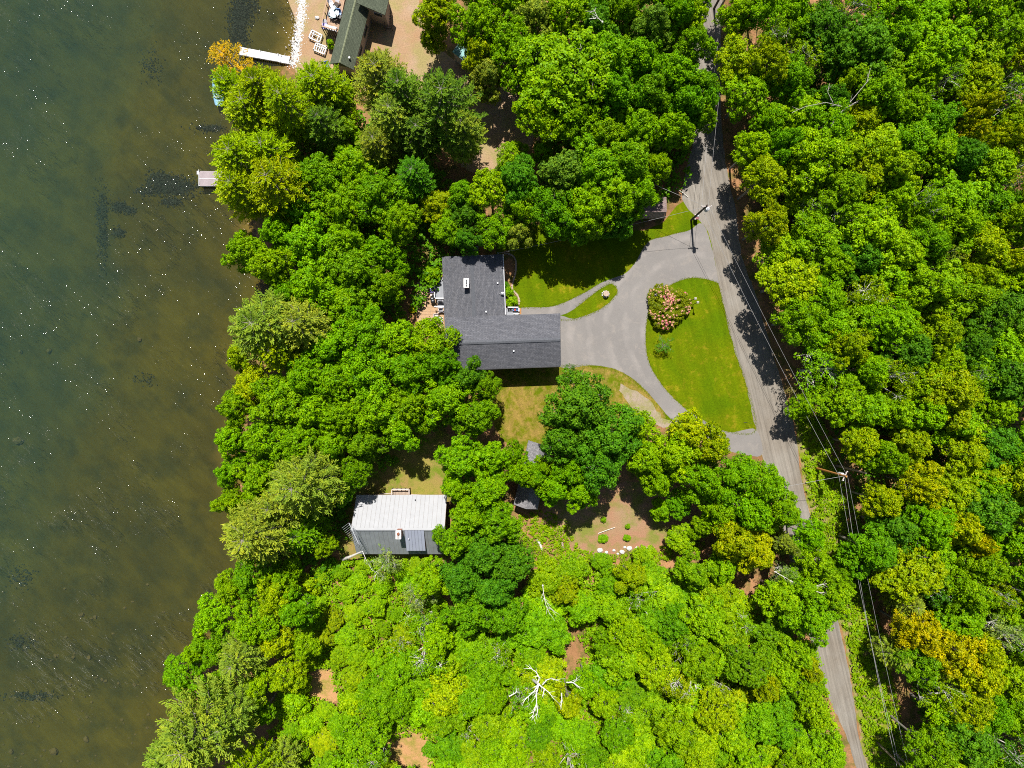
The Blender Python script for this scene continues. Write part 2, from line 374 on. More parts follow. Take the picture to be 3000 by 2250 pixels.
def water_mat():
    m = bpy.data.materials.new('lake_water'); m.use_nodes = True; nt = m.node_tree; nt.nodes.clear()
    out = nt.nodes.new('ShaderNodeOutputMaterial')
    v = coords(nt); st = streaks(nt, R(-42), .3)
    w1 = noise(nt, 1.8, 4, .6, st, .3); w2 = noise(nt, 4.5, 2, .6, v); w3 = noise(nt,.06,3,.6,v); w4 = noise(nt, 1.3, 4, .75, st)
    spot = math_(nt,'MULTIPLY', ramp(nt, w4, [(.53,0),(.64,1)]), ramp(nt, w3, [(.49,.0),(.57,1)]))
    h = math_(nt,'ADD', math_(nt,'MULTIPLY',w1,.22), math_(nt,'MULTIPLY', math_(nt,'MULTIPLY',w2,spot),.34))
    bp = nt.nodes.new('ShaderNodeBump'); bp.inputs['Distance'].default_value=.42; bp.inputs['Strength'].default_value=1; nt.links.new(h,bp.inputs['Height'])
    tr = nt.nodes.new('ShaderNodeBsdfTransparent'); tr.inputs[0].default_value=(.93,.96,.90,1)
    df = nt.nodes.new('ShaderNodeBsdfDiffuse'); df.inputs[0].default_value=(.055,.058,.030,1)
    gl = nt.nodes.new('ShaderNodeBsdfGlossy'); gl.inputs['Roughness'].default_value=.03; gl.inputs[0].default_value=(.9,.9,.9,1); nt.links.new(bp.outputs[0], gl.inputs['Normal'])
    fr = nt.nodes.new('ShaderNodeFresnel'); fr.inputs[0].default_value=1.33; nt.links.new(bp.outputs[0], fr.inputs['Normal'])
    m1 = nt.nodes.new('ShaderNodeMixShader'); m1.inputs[0].default_value=.14
    nt.links.new(tr.outputs[0],m1.inputs[1]); nt.links.new(df.outputs[0],m1.inputs[2])
    m2 = nt.nodes.new('ShaderNodeMixShader'); nt.links.new(fr.outputs[0],m2.inputs[0]); nt.links.new(m1.outputs[0],m2.inputs[1]); nt.links.new(gl.outputs[0],m2.inputs[2])
    nt.links.new(m2.outputs[0], out.inputs['Surface'])
    va = nt.nodes.new('ShaderNodeVolumePrincipled'); va.inputs['Color'].default_value=(.018,.070,.082,1); va.inputs['Density'].default_value=.25
    va.inputs['Absorption Color'].default_value=(.50,.76,.66,1)
    nt.links.new(va.outputs[0], out.inputs['Volume'])
    return m
M['water'] = water_mat()
wv=[];wf=[]
for y in ylist:
    sx = shore_x(y); wv += [(-600,y,WZ),(sx+.25,y,WZ)]
for j in range(len(ylist)-1): wf.append((2*j,2*j+1,2*j+3,2*j+2))
me = bpy.data.meshes.new('water'); me.from_pydata(wv,[],wf); me.materials.append(M['water'])
tag(link(bpy.data.objects.new('water', me)), kind='structure')

# ------------------------------------------------------------------ flat sheets on the ground
def smooth_poly(pts, wob=.12, closed=True, step=.7, seed=1):
    """Catmull-Rom through the points, resampled, with a small wobble"""
    rr = random.Random(seed); n=len(pts); out=[]
    for i in range(n if closed else n-1):
        p0,p1,p2,p3 = [Vector(pts[(i+k-1)%n] if closed else pts[min(max(i+k-1,0),n-1)]) for k in range(4)]
        L=(p2-p1).length; m=max(1,int(L/step))
        for k in range(m):
            t=k/m
            q = .5*((2*p1)+(p2-p0)*t+(2*p0-5*p1+4*p2-p3)*t*t+(3*p1-p0-3*p2+p3)*t**3)
            out.append(Vector((q.x+rr.uniform(-wob,wob), q.y+rr.uniform(-wob,wob),0)))
    return out
def sheet(name, ov, z, m, wob=.12, full=False, kind='structure', step=.7):
    pts = [ (P(x,y) if full else O(x,y)) for x,y in ov]
    pl = smooth_poly(pts, wob, seed=len(name)+len(ov), step=step)
    tr = tessellate_polygon([pl])
    vs=[(p.x,p.y,z) for p in pl]; fs=[]
    for t in tr:
        a,b,c=[Vector(vs[i]) for i in t]
        fs.append(t if (b-a).cross(c-a).z>0 else t[::-1])
    me=bpy.data.meshes.new(name); me.from_pydata(vs,[],fs); me.materials.append(m)
    return tag(link(bpy.data.objects.new(name,me)), kind=kind)

sheet('lawn', [(1085,500),(1250,495),(1400,495),(1470,440),(1510,430),(1560,600),(1625,760),(1652,935),(1600,960),(1540,950),(1450,920),(1380,880),(1330,860),(1210,840),(1120,790),(1085,700)], .004, M['lawn'])
sheet('lawn', [(1040,792),(1211,788),(1290,788),(1350,805),(1400,850),(1440,900),(1400,930),(1300,960),(1180,975),(1100,960),(1060,900)], .008, M['lawn_south'], .15)
sheet('gravel_shoulder', [(1335,838),(1365,838),(1400,866),(1430,900),(1452,915),(1430,925),(1380,895)], .012, M['shoulder'], .3)
sheet('dirt_yard', [(640,-40),(640,60),(648,110),(640,160),(680,190),(770,190),(860,230),(960,300),(1010,370),(1080,360),(1140,330),(1160,240),(1090,190),(1000,140),(935,90),(905,0),(905,-40)], .004, M['sand'], .2)
sheet('mulch_clearing', [(1180,1100),(1300,1050),(1440,1040),(1510,1090),(1500,1140),(1450,1170),(1400,1185),(1300,1200),(1245,1205),(1225,1165),(1190,1150)], .004, M['mulch'], .25)
sheet('dry_yard', [(730,1080),(780,1000),(830,930),(910,920),(990,960),(990,1080),(960,1090),(960,1215),(750,1215)], .004, M['dry'], .2)
sheet('clearing', [(820,1600),(880,1580),(970,1590),(960,1680),(820,1690)], .004, M['tan_soil'], .2)
sheet('road', [(1488,-120),(1488,150),(1498,290),(1482,370),(1474,430),(1505,470),(1530,500),(1543,560),(1552,612),(1582,740),(1611,830),(1633,930),(1648,990),(1700,1180),(1756,1400),(1792,1510),(1832,1600),(1880,1760),
               (1905,1750),(1862,1620),(1846,1530),(1828,1420),(1780,1220),(1735,1050),(1716,930),(1690,830),(1662,740),(1634,640),(1604,560),(1588,450),(1572,380),(1560,280),(1556,150),(1556,-120)], .012, M['road'], .09)
sheet('verge', [(1718,880),(1737,1050),(1782,1220),(1831,1420),(1848,1530),(1880,1680),(1960,1690),(1935,1560),(1905,1420),(1870,1280),(1820,1100),(1780,960)], .008, M['verge'], .2)
sheet('driveway', [(1205,688),(1240,689),(1290,671),(1320,650),(1334,628),(1322,613),(1300,622),(1278,638),(1240,667),(1205,682),(1125,681),(1125,665),(1185,663),(1220,653),(1265,631),(1298,611),(1328,600),(1352,590),(1375,563),(1388,538),(1405,519),(1432,512),(1462,504),(1490,497),(1510,483),(1524,492),(1541,550),(1552,612),
                   (1545,609),(1515,601),(1482,602),(1444,619),(1413,650),(1398,690),(1395,740),(1402,783),(1424,823),(1463,868),(1507,900),(1545,922),(1580,934),(1632,928),(1646,982),(1600,980),(1540,962),(1480,925),(1448,904),(1412,862),(1372,822),(1330,798),(1280,789),(1205,788)], .016, M['asphalt'], .03, step=.5)
for pts in ([(668,1455),(700,1430),(725,1450),(740,1500),(715,1520),(680,1510),(655,1480)],):
    sheet('bare_soil', pts, .006, M['tan_soil'], .25)

# ------------------------------------------------------------------ foliage meshes
def quad_leaves(name, C, Nr, L, Wd, v, m, blade=False):
    n=len(C); Nr = Nr/np.maximum(np.linalg.norm(Nr,axis=1,keepdims=True),1e-6)
    rnd = RNG.normal(size=(n,3)); U = np.cross(Nr, rnd); U/=np.maximum(np.linalg.norm(U,axis=1,keepdims=True),1e-6); T = np.cross(Nr,U)
    L=L[:,None]; Wd=Wd[:,None]
    V = np.empty((n,4,3)); V[:,0]=C-U*L*.5; V[:,1]=C+T*Wd*.5+Nr*Wd*.18; V[:,2]=C+U*L*.5; V[:,3]=C-T*Wd*.5+Nr*Wd*.18
    return raw_quads(name, V, v, m)
def raw_quads(name, V, v, m):
    n=len(V); me=bpy.data.meshes.new(name)
    me.vertices.add(4*n); me.vertices.foreach_set('co', V.reshape(-1).astype(np.float32))
    me.loops.add(4*n); me.loops.foreach_set('vertex_index', np.arange(4*n,dtype=np.int32))
    me.polygons.add(n); me.polygons.foreach_set('loop_start', np.arange(0,4*n,4,dtype=np.int32)); me.polygons.foreach_set('loop_total', np.full(n,4,dtype=np.int32))
    at = me.attributes.new('v','FLOAT','FACE'); at.data.foreach_set('value', np.clip(v,0,1).astype(np.float32))
    me.materials.append(m); me.update(calc_edges=True); return me
def unit(n, zmin=-1.0):
    z = RNG.uniform(zmin,1,n); a = RNG.uniform(0,2*np.pi,n); r=np.sqrt(1-z*z)
    return np.stack([r*np.cos(a), r*np.sin(a), z],1)

def broadleaf(seed, Rr=4.5, H=13.0, base=4.5, lobes=7, clumps=270, per=42, leaf=.30, csz=.5, fill=2600, flat=.8, gap=.0):
    """returns crown mesh and trunk mesh of a broad tree, top near z=H"""
    global RNG
    RNG = np.random.default_rng(seed); rr = random.Random(seed)
    ch = H-base; lob=[]
    off = Vector((rr.uniform(-.3,.3),rr.uniform(-.3,.3),0))
    lob.append((np.array([off.x,off.y,base+ch*.62]), Rr*.50, ch*.38))
    for k in range(lobes):
        a = 2*math.pi*(k+rr.uniform(-.3,.3))/lobes; d = Rr*rr.uniform(.42,.80); rad = Rr*rr.uniform(.25,.42)
        lob.append((np.array([math.cos(a)*d, math.sin(a)*d, base+ch*rr.uniform(.28,.60)]), rad, ch*rr.uniform(.22,.34)))
    for k in range(max(3,lobes//2)):
        a = rr.uniform(0,6.28); d=Rr*rr.uniform(.15,.4)
        lob.append((np.array([math.cos(a)*d, math.sin(a)*d, base+ch*rr.uniform(.62,.78)]), Rr*rr.uniform(.2,.32), ch*rr.uniform(.16,.24)))
    wts = np.array([l[1]**2 for l in lob]); wts/=wts.sum()
    Cs=[];Ns=[];Ls=[];vs=[]; tips=[]
    for i in range(clumps):
        l = lob[RNG.choice(len(lob),p=wts)]; d = unit(1,-.25)[0]; q = RNG.uniform(.72,1.08)
        c = l[0]+np.array([d[0]*l[1]*q, d[1]*l[1]*q, d[2]*l[2]*q])
        inside = any(np.sum(((c-o[0])/np.array([o[1],o[1],o[2]]))**2) < .45 for o in lob if o is not l)
        if inside and RNG.random()<.8: continue
        if RNG.random()<gap: continue
        cr = csz*RNG.uniform(.55,1.35); n = int(per*(cr/csz)**1.6)
        e = unit(n,-.35); sh_ = RNG.uniform(.55,1.05,n)[:,None]
        pos = c + e*sh_*np.array([cr,cr,cr*flat])
        cv = RNG.normal(.45,.16)
        Cs.append(pos); Ns.append(e*.9+np.array([0,0,.55])+RNG.normal(size=(n,3))*.68+d*.25)
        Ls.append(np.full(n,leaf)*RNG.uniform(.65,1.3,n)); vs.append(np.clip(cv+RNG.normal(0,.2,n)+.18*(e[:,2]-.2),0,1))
        tips.append((c,l[0]))
    # sparser inner leaves, gap shade put into their darker colour, and a ragged skirt
    n=fill; idx=RNG.choice(len(lob),n,p=wts); e=unit(n,-.9)*RNG.uniform(.3,.95,n)[:,None]
    ctr=np.array([lob[i][0] for i in idx]); rad=np.array([[lob[i][1],lob[i][1],lob[i][2]] for i in idx])
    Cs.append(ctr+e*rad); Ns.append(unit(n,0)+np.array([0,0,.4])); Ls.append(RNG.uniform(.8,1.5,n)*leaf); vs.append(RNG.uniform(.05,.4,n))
    C=np.concatenate(Cs); Nn=np.concatenate(Ns); L=np.concatenate(Ls); v=np.concatenate(vs)
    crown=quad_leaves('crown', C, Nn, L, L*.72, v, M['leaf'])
    t=MB(); rb=.26
    t.tube([(0,0,-.2),(0.02,0,base*.5),(off.x*.5,off.y*.5,base),(off.x,off.y,base+ch*.5),(off.x,off.y,base+ch*.8)],[rb,rb*.8,rb*.7,rb*.4,.04],7)
    for l in lob[1:]:
        p=Vector(l[0]); s=Vector((off.x*.5,off.y*.5,base+rr.uniform(-.8,1.2))); mid=s.lerp(p,.55)+Vector((rr.uniform(-.3,.3),rr.uniform(-.3,.3),-.3))
        t.tube([s,mid,p,p+Vector((p.x*.12,p.y*.12,l[2]*.7))],[.13,.09,.055,.02],5,False)
    rr.shuffle(tips)
    for c,o in tips[:46]:
        c=Vector(c);o=Vector(o); q=o.lerp(c,.5)+Vector((rr.uniform(-.25,.25),rr.uniform(-.25,.25),rr.uniform(-.1,.3)))
        t.tube([o,q,o.lerp(c,1.05)],[.04,.028,.012],3,False)
    return crown, t.mesh('trunk', M['bark'])

def pine(seed, Rr=4.2, H=16.0, base=4.0, whorls=14, per=6, droop=.0, spruce=False, dens=1.0):
    global RNG
    RNG=np.random.default_rng(seed); rr=random.Random(seed); V=[];v=[]; t=MB()
    t.tube([(0,0,-.2),(0,0,H*.5),(rr.uniform(-.2,.2),rr.uniform(-.2,.2),H*.98)],[.28,.18,.03],7)
    for w in range(whorls):
        f=w/(whorls-1); z=base+(H-.4-base)*f
        prof = (1-f)**.75 if spruce else min(1.0,.62+f*1.1)*(1-max(0,(f-.25))**1.5*1.15)
        Lw=Rr*max(.12,prof)
        nb=per if f<.85 else max(4,per-1)
        a0=rr.uniform(0,6.28)
        for b in range(nb):
            a=a0+2*math.pi*(b+rr.uniform(-.25,.25))/nb; Lb=Lw*rr.uniform(.7,1.12)
            d=np.array([math.cos(a),math.sin(a),0]); side=np.array([-d[1],d[0],0]); rise=(.12+.5*f)*Lb if not spruce else -.12*Lb
            p0=np.array([0,0,z])
            def at(s): return p0+d*Lb*s+np.array([0,0,rise*(s**1.4) if not spruce else rise*s])
            t.tube([at(0),at(.5),at(1.0)],[.06,.035,.012],3,False)
            cv=RNG.normal(.48,.12)
            s0 = .28 if f<.75 else .06
            nt_=int((9 if not spruce else 11)*dens*max(.5,Lb/Rr)+2)
            for k in range(nt_):
                s=s0+(1-s0)*(k+.5)/nt_
                wid=Lb*(.30 if not spruce else .24)*math.sin(min(1,(s-.1))*math.pi*.80)+.15
                for sg in (-1,1):
                    q0=at(s); dirn=d*.65+side*sg*.75+np.array([0,0,.12]); dirn/=np.linalg.norm(dirn)
                    nn=9 if not spruce else 8
                    u=RNG.uniform(.15,1,nn)[:,None]; c=q0+dirn*wid*u
                    dd=dirn*.9+RNG.normal(size=(nn,3))*.38+np.array([0,0,.25]); dd/=np.linalg.norm(dd,axis=1,keepdims=True)
                    ln=RNG.uniform(.28,.52,nn)[:,None]*(1 if not spruce else .7)
                    wv_=np.cross(dd,np.array([0,0,1.])+RNG.normal(size=(nn,3))*.5); wv_/=np.maximum(np.linalg.norm(wv_,axis=1,keepdims=True),1e-6)
                    hw=.052 if not spruce else .06
                    Q=np.empty((nn,4,3)); Q[:,0]=c-wv_*hw*.6; Q[:,1]=c+wv_*hw*.6; Q[:,2]=c+dd*ln+wv_*hw; Q[:,3]=c+dd*ln-wv_*hw
                    V.append(Q); v.append(np.clip(cv+RNG.normal(0,.14,nn)+.22*u[:,0]-.1,0,1))
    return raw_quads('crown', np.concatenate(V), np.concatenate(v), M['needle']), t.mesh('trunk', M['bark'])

PR={}
for i in range(6): PR['maple%d'%i]=broadleaf(11+i, lobes=6+i%3, clumps=560, per=36, leaf=.275, csz=.41, fill=1700)
for i in range(3): PR['oak%d'%i]=broadleaf(31+i, lobes=9, clumps=430, per=46, leaf=.28, csz=.50, fill=1300, gap=.12)
for i in range(3): PR['fan%d'%i]=broadleaf(41+i, lobes=11, clumps=600, per=34, leaf=.27, csz=.39, fill=1500, flat=.55, base=6)
for i in range(2): PR['birch%d'%i]=broadleaf(51+i, lobes=5, clumps=170, per=26, leaf=.22, csz=.42, fill=300, gap=.25)
for i in range(2): PR['round%d'%i]=broadleaf(61+i, Rr=4.5,H=9,base=.8, lobes=7, clumps=260, per=34, leaf=.55, csz=.8, fill=900, gap=.15)
for i in range(4): PR['pine%d'%i]=pine(71+i, per=7+i%2, whorls=15)
for i in range(2): PR['spruce%d'%i]=pine(81+i, Rr=3.2, H=13, base=1.0, whorls=22, per=9, spruce=True)
PR['snag0']=pine(91, Rr=4.0, H=14, base=3, whorls=9, per=5, dens=.45)
PRH={'maple':13,'oak':13,'fan':13,'birch':13,'round':9,'pine':16,'spruce':13,'snag':14}; PRR={'maple':4.9,'oak':4.9,'fan':4.9,'birch':4.9,'round':5,'pine':4.4,'spruce':3.2,'snag':4}
NV={'maple':6,'oak':3,'fan':3,'birch':2,'round':2,'pine':4,'spruce':2,'snag':1}

PAL={'g':(.162,.345,.0012),'d':(.078,.215,.006),'y':(.245,.360,.001),'l':(.195,.375,.001),'o':(.285,.370,.001),'b':(.115,.235,.016),'p':(.225,.315,.026),
     'w':(.21,.33,.06),'x':(.355,.385,.001),'m':(.122,.290,.002)}
CN={'g':'green','d':'dark green','y':'yellowish','l':'bright green','o':'yellow green','b':'bluish','p':'pale olive','w':'pale grey','x':'yellow','m':'deep green'}
KN={'maple':'broadleaf tree','oak':'oak tree','fan':'layered maple tree','birch':'thin airy tree','round':'bush','pine':'white pine','spruce':'spruce','snag':'bare pine'}
NAME={'maple':'broadleaf_tree','oak':'oak_tree','fan':'maple_tree','birch':'birch_tree','round':'bush','pine':'pine_tree','spruce':'spruce_tree','snag':'pine_tree'}
CAT={'maple':'tree','oak':'tree','fan':'tree','birch':'tree','round':'bush','pine':'tree','spruce':'tree','snag':'tree'}
TREES=[]   # (kind, colour, ovx, ovy, r, h, label)
trng=random.Random(5)
def T(kind, col, x, y, r, h, label=None): TREES.append([kind,col,x,y,r,h,label])

# --- shore and north-west
for a in [('pine','y',505,195,50,14),('pine','y',570,200,56,16),('pine','y',545,240,66,15),('pine','y',625,230,62,17),('pine','y',690,190,60,14),('maple','y',735,215,45,11),
 ('pine','y',520,345,66,16),('pine','y',585,330,62,15),('pine','y',600,400,70,17),('pine','y',520,410,58,15),('pine','b',700,270,50,14),('maple','l',745,280,40,9),
 ('pine','p',820,170,62,16),('pine','b',870,205,58,16),('pine','b',960,225,72,18),('pine','p',1000,285,50,15),('pine','p',850,255,58,15),('pine','b',905,290,50,13),
 ('pine','p',815,315,46,13),('fan','m',690,390,62,13),('fan','g',770,355,58,12),('maple','m',820,420,62,13),('maple','g',735,450,60,13),
 ('maple','g',860,480,55,13),('pine','d',895,380,48,12),('maple','m',645,455,52,12),
 ('oak','y',935,440,46,8),('oak','l',965,495,44,8),('fan','l',1060,410,52,12),('maple','d',1120,390,56,13),('maple','d',1010,470,40,9),('maple','m',1000,420,42,10),
 ('fan','l',1105,335,36,7),('spruce','b',1085,360,20,6)]: T(*a)
# --- north, between the dirt yard and the road
for a in [('maple','y',940,30,60,12),('maple','o',935,85,32,8),('maple','l',1025,55,62,14),('spruce','b',1062,42,16,9),('maple','y',1035,115,50,12),('maple','p',1055,165,48,11),('fan','l',1090,90,52,13),
 ('maple','p',1160,45,52,13),('maple','l',1110,15,50,12),('fan','g',1225,35,58,13),('maple','d',1290,60,58,13),('maple','g',1345,25,55,13),('maple','b',1410,55,56,14),('maple','g',1470,30,55,13),('maple','g',1500,95,45,12),
 ('fan','l',1210,165,108,17),('fan','l',1170,250,66,14),('fan','g',1120,130,60,13),('fan','g',1240,255,62,14),('maple','g',1310,130,70,15),('maple','g',1385,130,60,14),('maple','m',1330,205,68,15),
 ('maple','m',1400,205,66,15),('maple','g',1455,165,62,14),('maple','m',1485,225,58,14),('maple','g',1450,280,55,13),('maple','g',1375,275,60,14),('maple','g',1305,290,58,13),
 ('maple','m',1290,365,72,15),('maple','m',1360,355,68,15),('fan','l',1415,365,36,11),('maple','b',1215,375,62,14),('maple','g',1170,330,30,9),('oak','g',1330,430,66,15),('maple','g',1385,420,46,13),('oak','g',1265,455,60,14),
 ('oak','m',1195,450,58,13),('oak','l',1130,450,46,11),('oak','g',1065,495,46,10),('maple','p',1120,505,36,9),('maple','d',1010,520,38,9)]: T(*a)
for a in [('maple','m',1515,195,46,13),('maple','g',1512,252,40,12),('maple','l',1488,35,44,12),('maple','g',1500,-25,48,13),('maple','l',1590,30,44,12),('maple','g',1430,-30,55,13),('maple','l',1360,-35,55,13),('maple','g',1285,-30,55,13),('fan','l',1200,-35,55,13),
 ('maple','g',1120,-40,55,13),('maple','l',1040,-25,55,13),('maple','g',960,-30,50,12),('pine','y',530,1690,60,15),('maple','l',610,1700,50,9)]: T(*a)
# --- shore, middle
for a in [('maple','l',525,545,52,12),('maple','g',600,500,52,12),('maple','l',590,575,62,13),('maple','g',665,530,66,14),('maple','g',680,610,66,14),('maple','g',745,530,60,13),('maple','m',770,590,64,14),('maple','g',830,550,52,12),
 ('maple','g',760,655,58,12),('maple','g',835,620,48,12),('maple','g',620,640,44,11),('pine','p',570,705,74,17),('pine','p',655,700,66,16),('pine','y',600,760,50,14),('maple','y',520,770,40,10),('oak','y',545,830,48,11),
 ('maple','g',715,745,58,13),('oak','g',785,725,64,14),('maple','g',860,735,60,13),('oak','l',925,740,58,13),('maple','m',950,790,52,14),('maple','d',1010,815,46,13),('oak','m',1048,840,38,12),('maple','g',880,800,60,14),
 ('oak','g',800,800,62,14),('maple','g',730,820,60,13),('maple','g',655,820,58,13),('oak','g',600,870,60,13),('maple','g',960,865,62,14),('maple','m',1030,900,54,13),('maple','g',890,880,58,13),('oak','g',820,880,60,14),
 ('maple','g',745,890,60,13),('maple','g',680,890,56,13),('maple','g',510,880,50,12),('maple','l',500,950,48,11),('oak','g',575,950,60,13),('maple','g',650,955,58,13),('maple','g',720,960,56,12),('maple','m',790,955,52,12),
 ('maple','g',870,935,45,12),('maple','g',500,1020,42,11),('maple','l',505,1085,46,11),('maple','g',560,1030,54,12),('maple','m',770,1020,42,12),('pine','p',655,1045,74,18),('pine','p',600,1090,52,15),('pine','p',555,1150,74,18),('maple','m',735,1065,34,10),
 ('pine','m',650,1150,50,11),('maple','y',700,1180,26,8),('maple','m',545,1240,50,11),('maple','g',610,1245,38,10),('maple','l',500,1275,46,11),('oak','y',590,1290,46,11),('maple','l',455,1335,46,11),('maple','g',545,1345,56,12),
 ('maple','g',640,1320,48,12),('oak','y',595,1385,42,10),('fan','g',400,1455,50,10),('maple','g',470,1400,48,11),('pine','p',520,1420,50,13),('maple','g',470,1490,40,10),('oak','y',620,1455,44,10),('maple','l',560,1480,44,10),
 ('pine','p',430,1585,92,19),('pine','p',500,1545,50,16),('pine','p',370,1640,60,16),('maple','l',660,1395,40,9),('maple','g',565,1540,30,8),
 ('maple','y',1752,1448,32,8),('maple','l',1762,1540,42,9),('maple','l',1790,1622,44,9),('maple','l',425,1405,34,10),('maple','m',1240,492,42,11),('maple','d',1335,482,42,11),('maple','l',1430,1100,30,6),('maple','m',1470,1085,34,8),('maple','l',1470,1165,34,6),('maple','l',1395,1200,30,4),('maple','l',1300,1215,26,3.5),('birch','w',830,1215,44,10),('birch','w',905,1290,46,10),('pine','p',600,1655,40,10)]: T(*a)
# --- between the cabin, the hidden cottage and the mulch clearing
for a in [('maple','g',1000,995,56,13),('maple','l',1065,990,46,12),('maple','g',985,1055,38,12),('maple','g',1050,1060,58,14),('maple','l',1125,1020,40,12),('maple','g',1155,1035,30,11),('maple','g',1112,978,30,11),('maple','l',1175,1010,26,11),('maple','g',1010,1120,54,14),('maple','m',1075,1130,60,15),('maple','m',985,1170,50,14),
 ('maple','d',1045,1195,62,15),('maple','d',1110,1210,56,14),('maple','d',995,1245,58,14),('maple','d',1065,1270,60,14),('maple','g',935,1250,46,11),('maple','m',1010,1320,58,13),('maple','m',1090,1330,48,12),
 ('oak','d',1255,880,86,17),('oak','d',1315,930,74,16),('oak','d',1215,950,62,15),('birch','d',1235,815,36,12),('oak','d',1290,1000,66,15),('maple','g',1235,1020,50,13),('maple','g',1200,1055,44,12),('maple','l',1250,1065,46,12),('maple','g',1160,1030,36,11),
 ('maple','l',1375,925,50,12),('maple','g',1390,990,58,13),('maple','o',1485,935,56,13),('maple','l',1455,985,58,14),('maple','y',1535,965,56,14),('maple','l',1420,1040,44,12),('maple','g',1520,1040,60,14),('maple','g',1590,1030,62,14),
 ('maple','g',1650,1050,58,14),('maple','l',1550,1100,50,12),('maple','g',1620,1100,60,14),('maple','g',1690,1105,52,13),('maple','o',1590,1165,58,14),('maple','o',1635,1195,52,13),('spruce','p',1700,1180,38,13),('maple','l',1520,1135,34,9),('maple','g',1750,1160,40,11),
 ('maple','l',1765,1215,50,12),('maple','g',1730,1260,44,11),('maple','g',1800,1290,50,12),('maple','g',1755,1340,58,13),('maple','l',1690,1290,50,11),('birch','w',1700,1240,34,10),('maple','g',1815,1240,36,9),('maple','l',1560,1225,44,10),('maple','g',1500,1235,50,10)]: T(*a)
# --- special trees of the east wood
for a in [('maple','x',2115,235,44,14),('maple','x',2095,290,40,13),('maple','y',2170,300,40,13),('maple','o',1995,1050,56,14),('maple','o',2075,1140,54,14),('maple','x',2110,1170,36,13),('oak','x',1985,1370,52,13),('oak','x',2060,1400,60,14),('oak','o',2110,1460,56,14),
 ('oak','y',2090,1530,50,13),('spruce','b',1912,1265,26,10),('birch','w',2165,1370,56,13),('pine','p',1960,1300,38,10),('pine','p',1935,1415,36,10),('maple','l',1730,880,30,9),('maple','y',2190,565,40,13),('maple','y',2110,600,44,13),('birch','p',2045,560,40,12)]: T(*a)
def inside(x,y,poly):
    c=False;n=len(poly)
    for i in range(n):
        x1,y1=poly[i];x2,y2=poly[(i+1)%n]
        if (y1>y)!=(y2>y) and x<(x2-x1)*(y-y1)/(y2-y1)+x1: c=not c
    return c
def fill(poly, dmin, rlo, rhi, hlo, hhi, kinds, cols, avoid=(), tries=12000, near=.62):
    xs=[p[0] for p in poly]; ys=[p[1] for p in poly]; pts=[]
    for _ in range(tries):
        x=trng.uniform(min(xs),max(xs)); y=trng.uniform(min(ys),max(ys))
        if not inside(x,y,poly): continue
        if any((x-a)**2+(y-b)**2<c*c for a,b,c in avoid): continue
        if any((x-t[2])**2+(y-t[3])**2<(dmin*.5+t[4]*near*.8)**2 for t in TREES if t not in pts): continue
        if any((x-t[2])**2+(y-t[3])**2<dmin**2 for t in pts): continue
        t=[trng.choice(kinds),trng.choice(cols),x,y,trng.uniform(rlo,rhi),trng.uniform(hlo,hhi),None]
        TREES.append(t); pts.append(t)
EAST=[(1590,-90),(1592,100),(1600,200),(1618,330),(1642,430),(1674,560),(1696,680),(1735,760),(1776,860),(1825,940),(1880,1010),(1890,1100),(1885,1190),(1950,1250),(1960,1380),(1985,1480),(2000,1560),(2010,1740),(2290,1740),(2290,-90)]
fill(EAST, 59, 46, 72, 10.5, 14.5, ['maple','maple','maple','fan','oak','birch'], ['g','l','l','y','g','l','m','y','g','l','d'], avoid=[(2190,890,50),(2200,950,40),(2195,420,30),(1900,560,20)], near=.5)
SOUTH=[(900,1330),(960,1370),(1130,1380),(1150,1230),(1210,1225),(1440,1215),(1560,1280),(1660,1330),(1730,1400),(1752,1470),(1780,1560),(1795,1740),(680,1740),(740,1600),(820,1480),(860,1400)]
fill(SOUTH, 47, 34, 62, 4.5, 11, ['maple','maple','fan','oak','maple','birch'], ['l','g','l','y','l','g','m'], avoid=[(1240,1400,48),(1235,1350,32),(890,1625,75),(1180,1180,50),(700,1480,60)])
fill([(650,1260),(720,1215),(900,1215),(960,1330),(860,1420),(760,1560),(700,1680),(590,1680),(620,1540),(640,1400)], 36, 18, 34, 2.0, 4.5, ['maple','maple','round','fan'], ['l','l','y','l'], avoid=[(700,1475,50),(660,1300,26),(600,1560,30)])

ROWS=[(-30,'the very top edge'),(40,'the cottage ridge'),(120,'the white dock'),(200,'the orange kayak'),(290,'the turquoise kayak'),(385,'the plank dock'),(460,'the roadside shed'),(560,'the dark roof top'),(640,'the white chimney'),
 (720,'the pink rhododendron'),(800,'the garage shadow'),(880,'the lower lawn loop'),(960,'the lower driveway mouth'),(1045,'the wooden landing'),(1120,'the white roof'),(1190,'the cabin chimney'),
 (1270,'the white boulders'),(1350,'the hidden road bend'),(1430,'where road reappears'),(1500,'the white dead tree'),(1580,'the sandy clearing'),(1640,'the bottom edge'),(1710,'the lowest corner pole')]
ORD=['first','second','third','fourth','fifth','sixth','seventh','eighth','ninth','tenth','eleventh','twelfth','thirteenth','fourteenth','fifteenth','sixteenth','seventeenth','eighteenth','nineteenth','twentieth']+['twenty '+w for w in ('first','second','third','fourth','fifth','sixth','seventh','eighth','ninth')]
road_px=[(-50,1522),(280,1530),(470,1550),(612,1590),(830,1650),(930,1675),(1050,1710),(1220,1745),(1420,1792),(1530,1820),(1700,1870)]
rows={}
for t in TREES:
    i=min(range(len(ROWS)), key=lambda k: abs(ROWS[k][0]-t[3]))
    rx=float(np.interp(t[3],[a for a,b in road_px],[b for a,b in road_px]))
    rows.setdefault((i, t[2]>rx),[]).append(t)
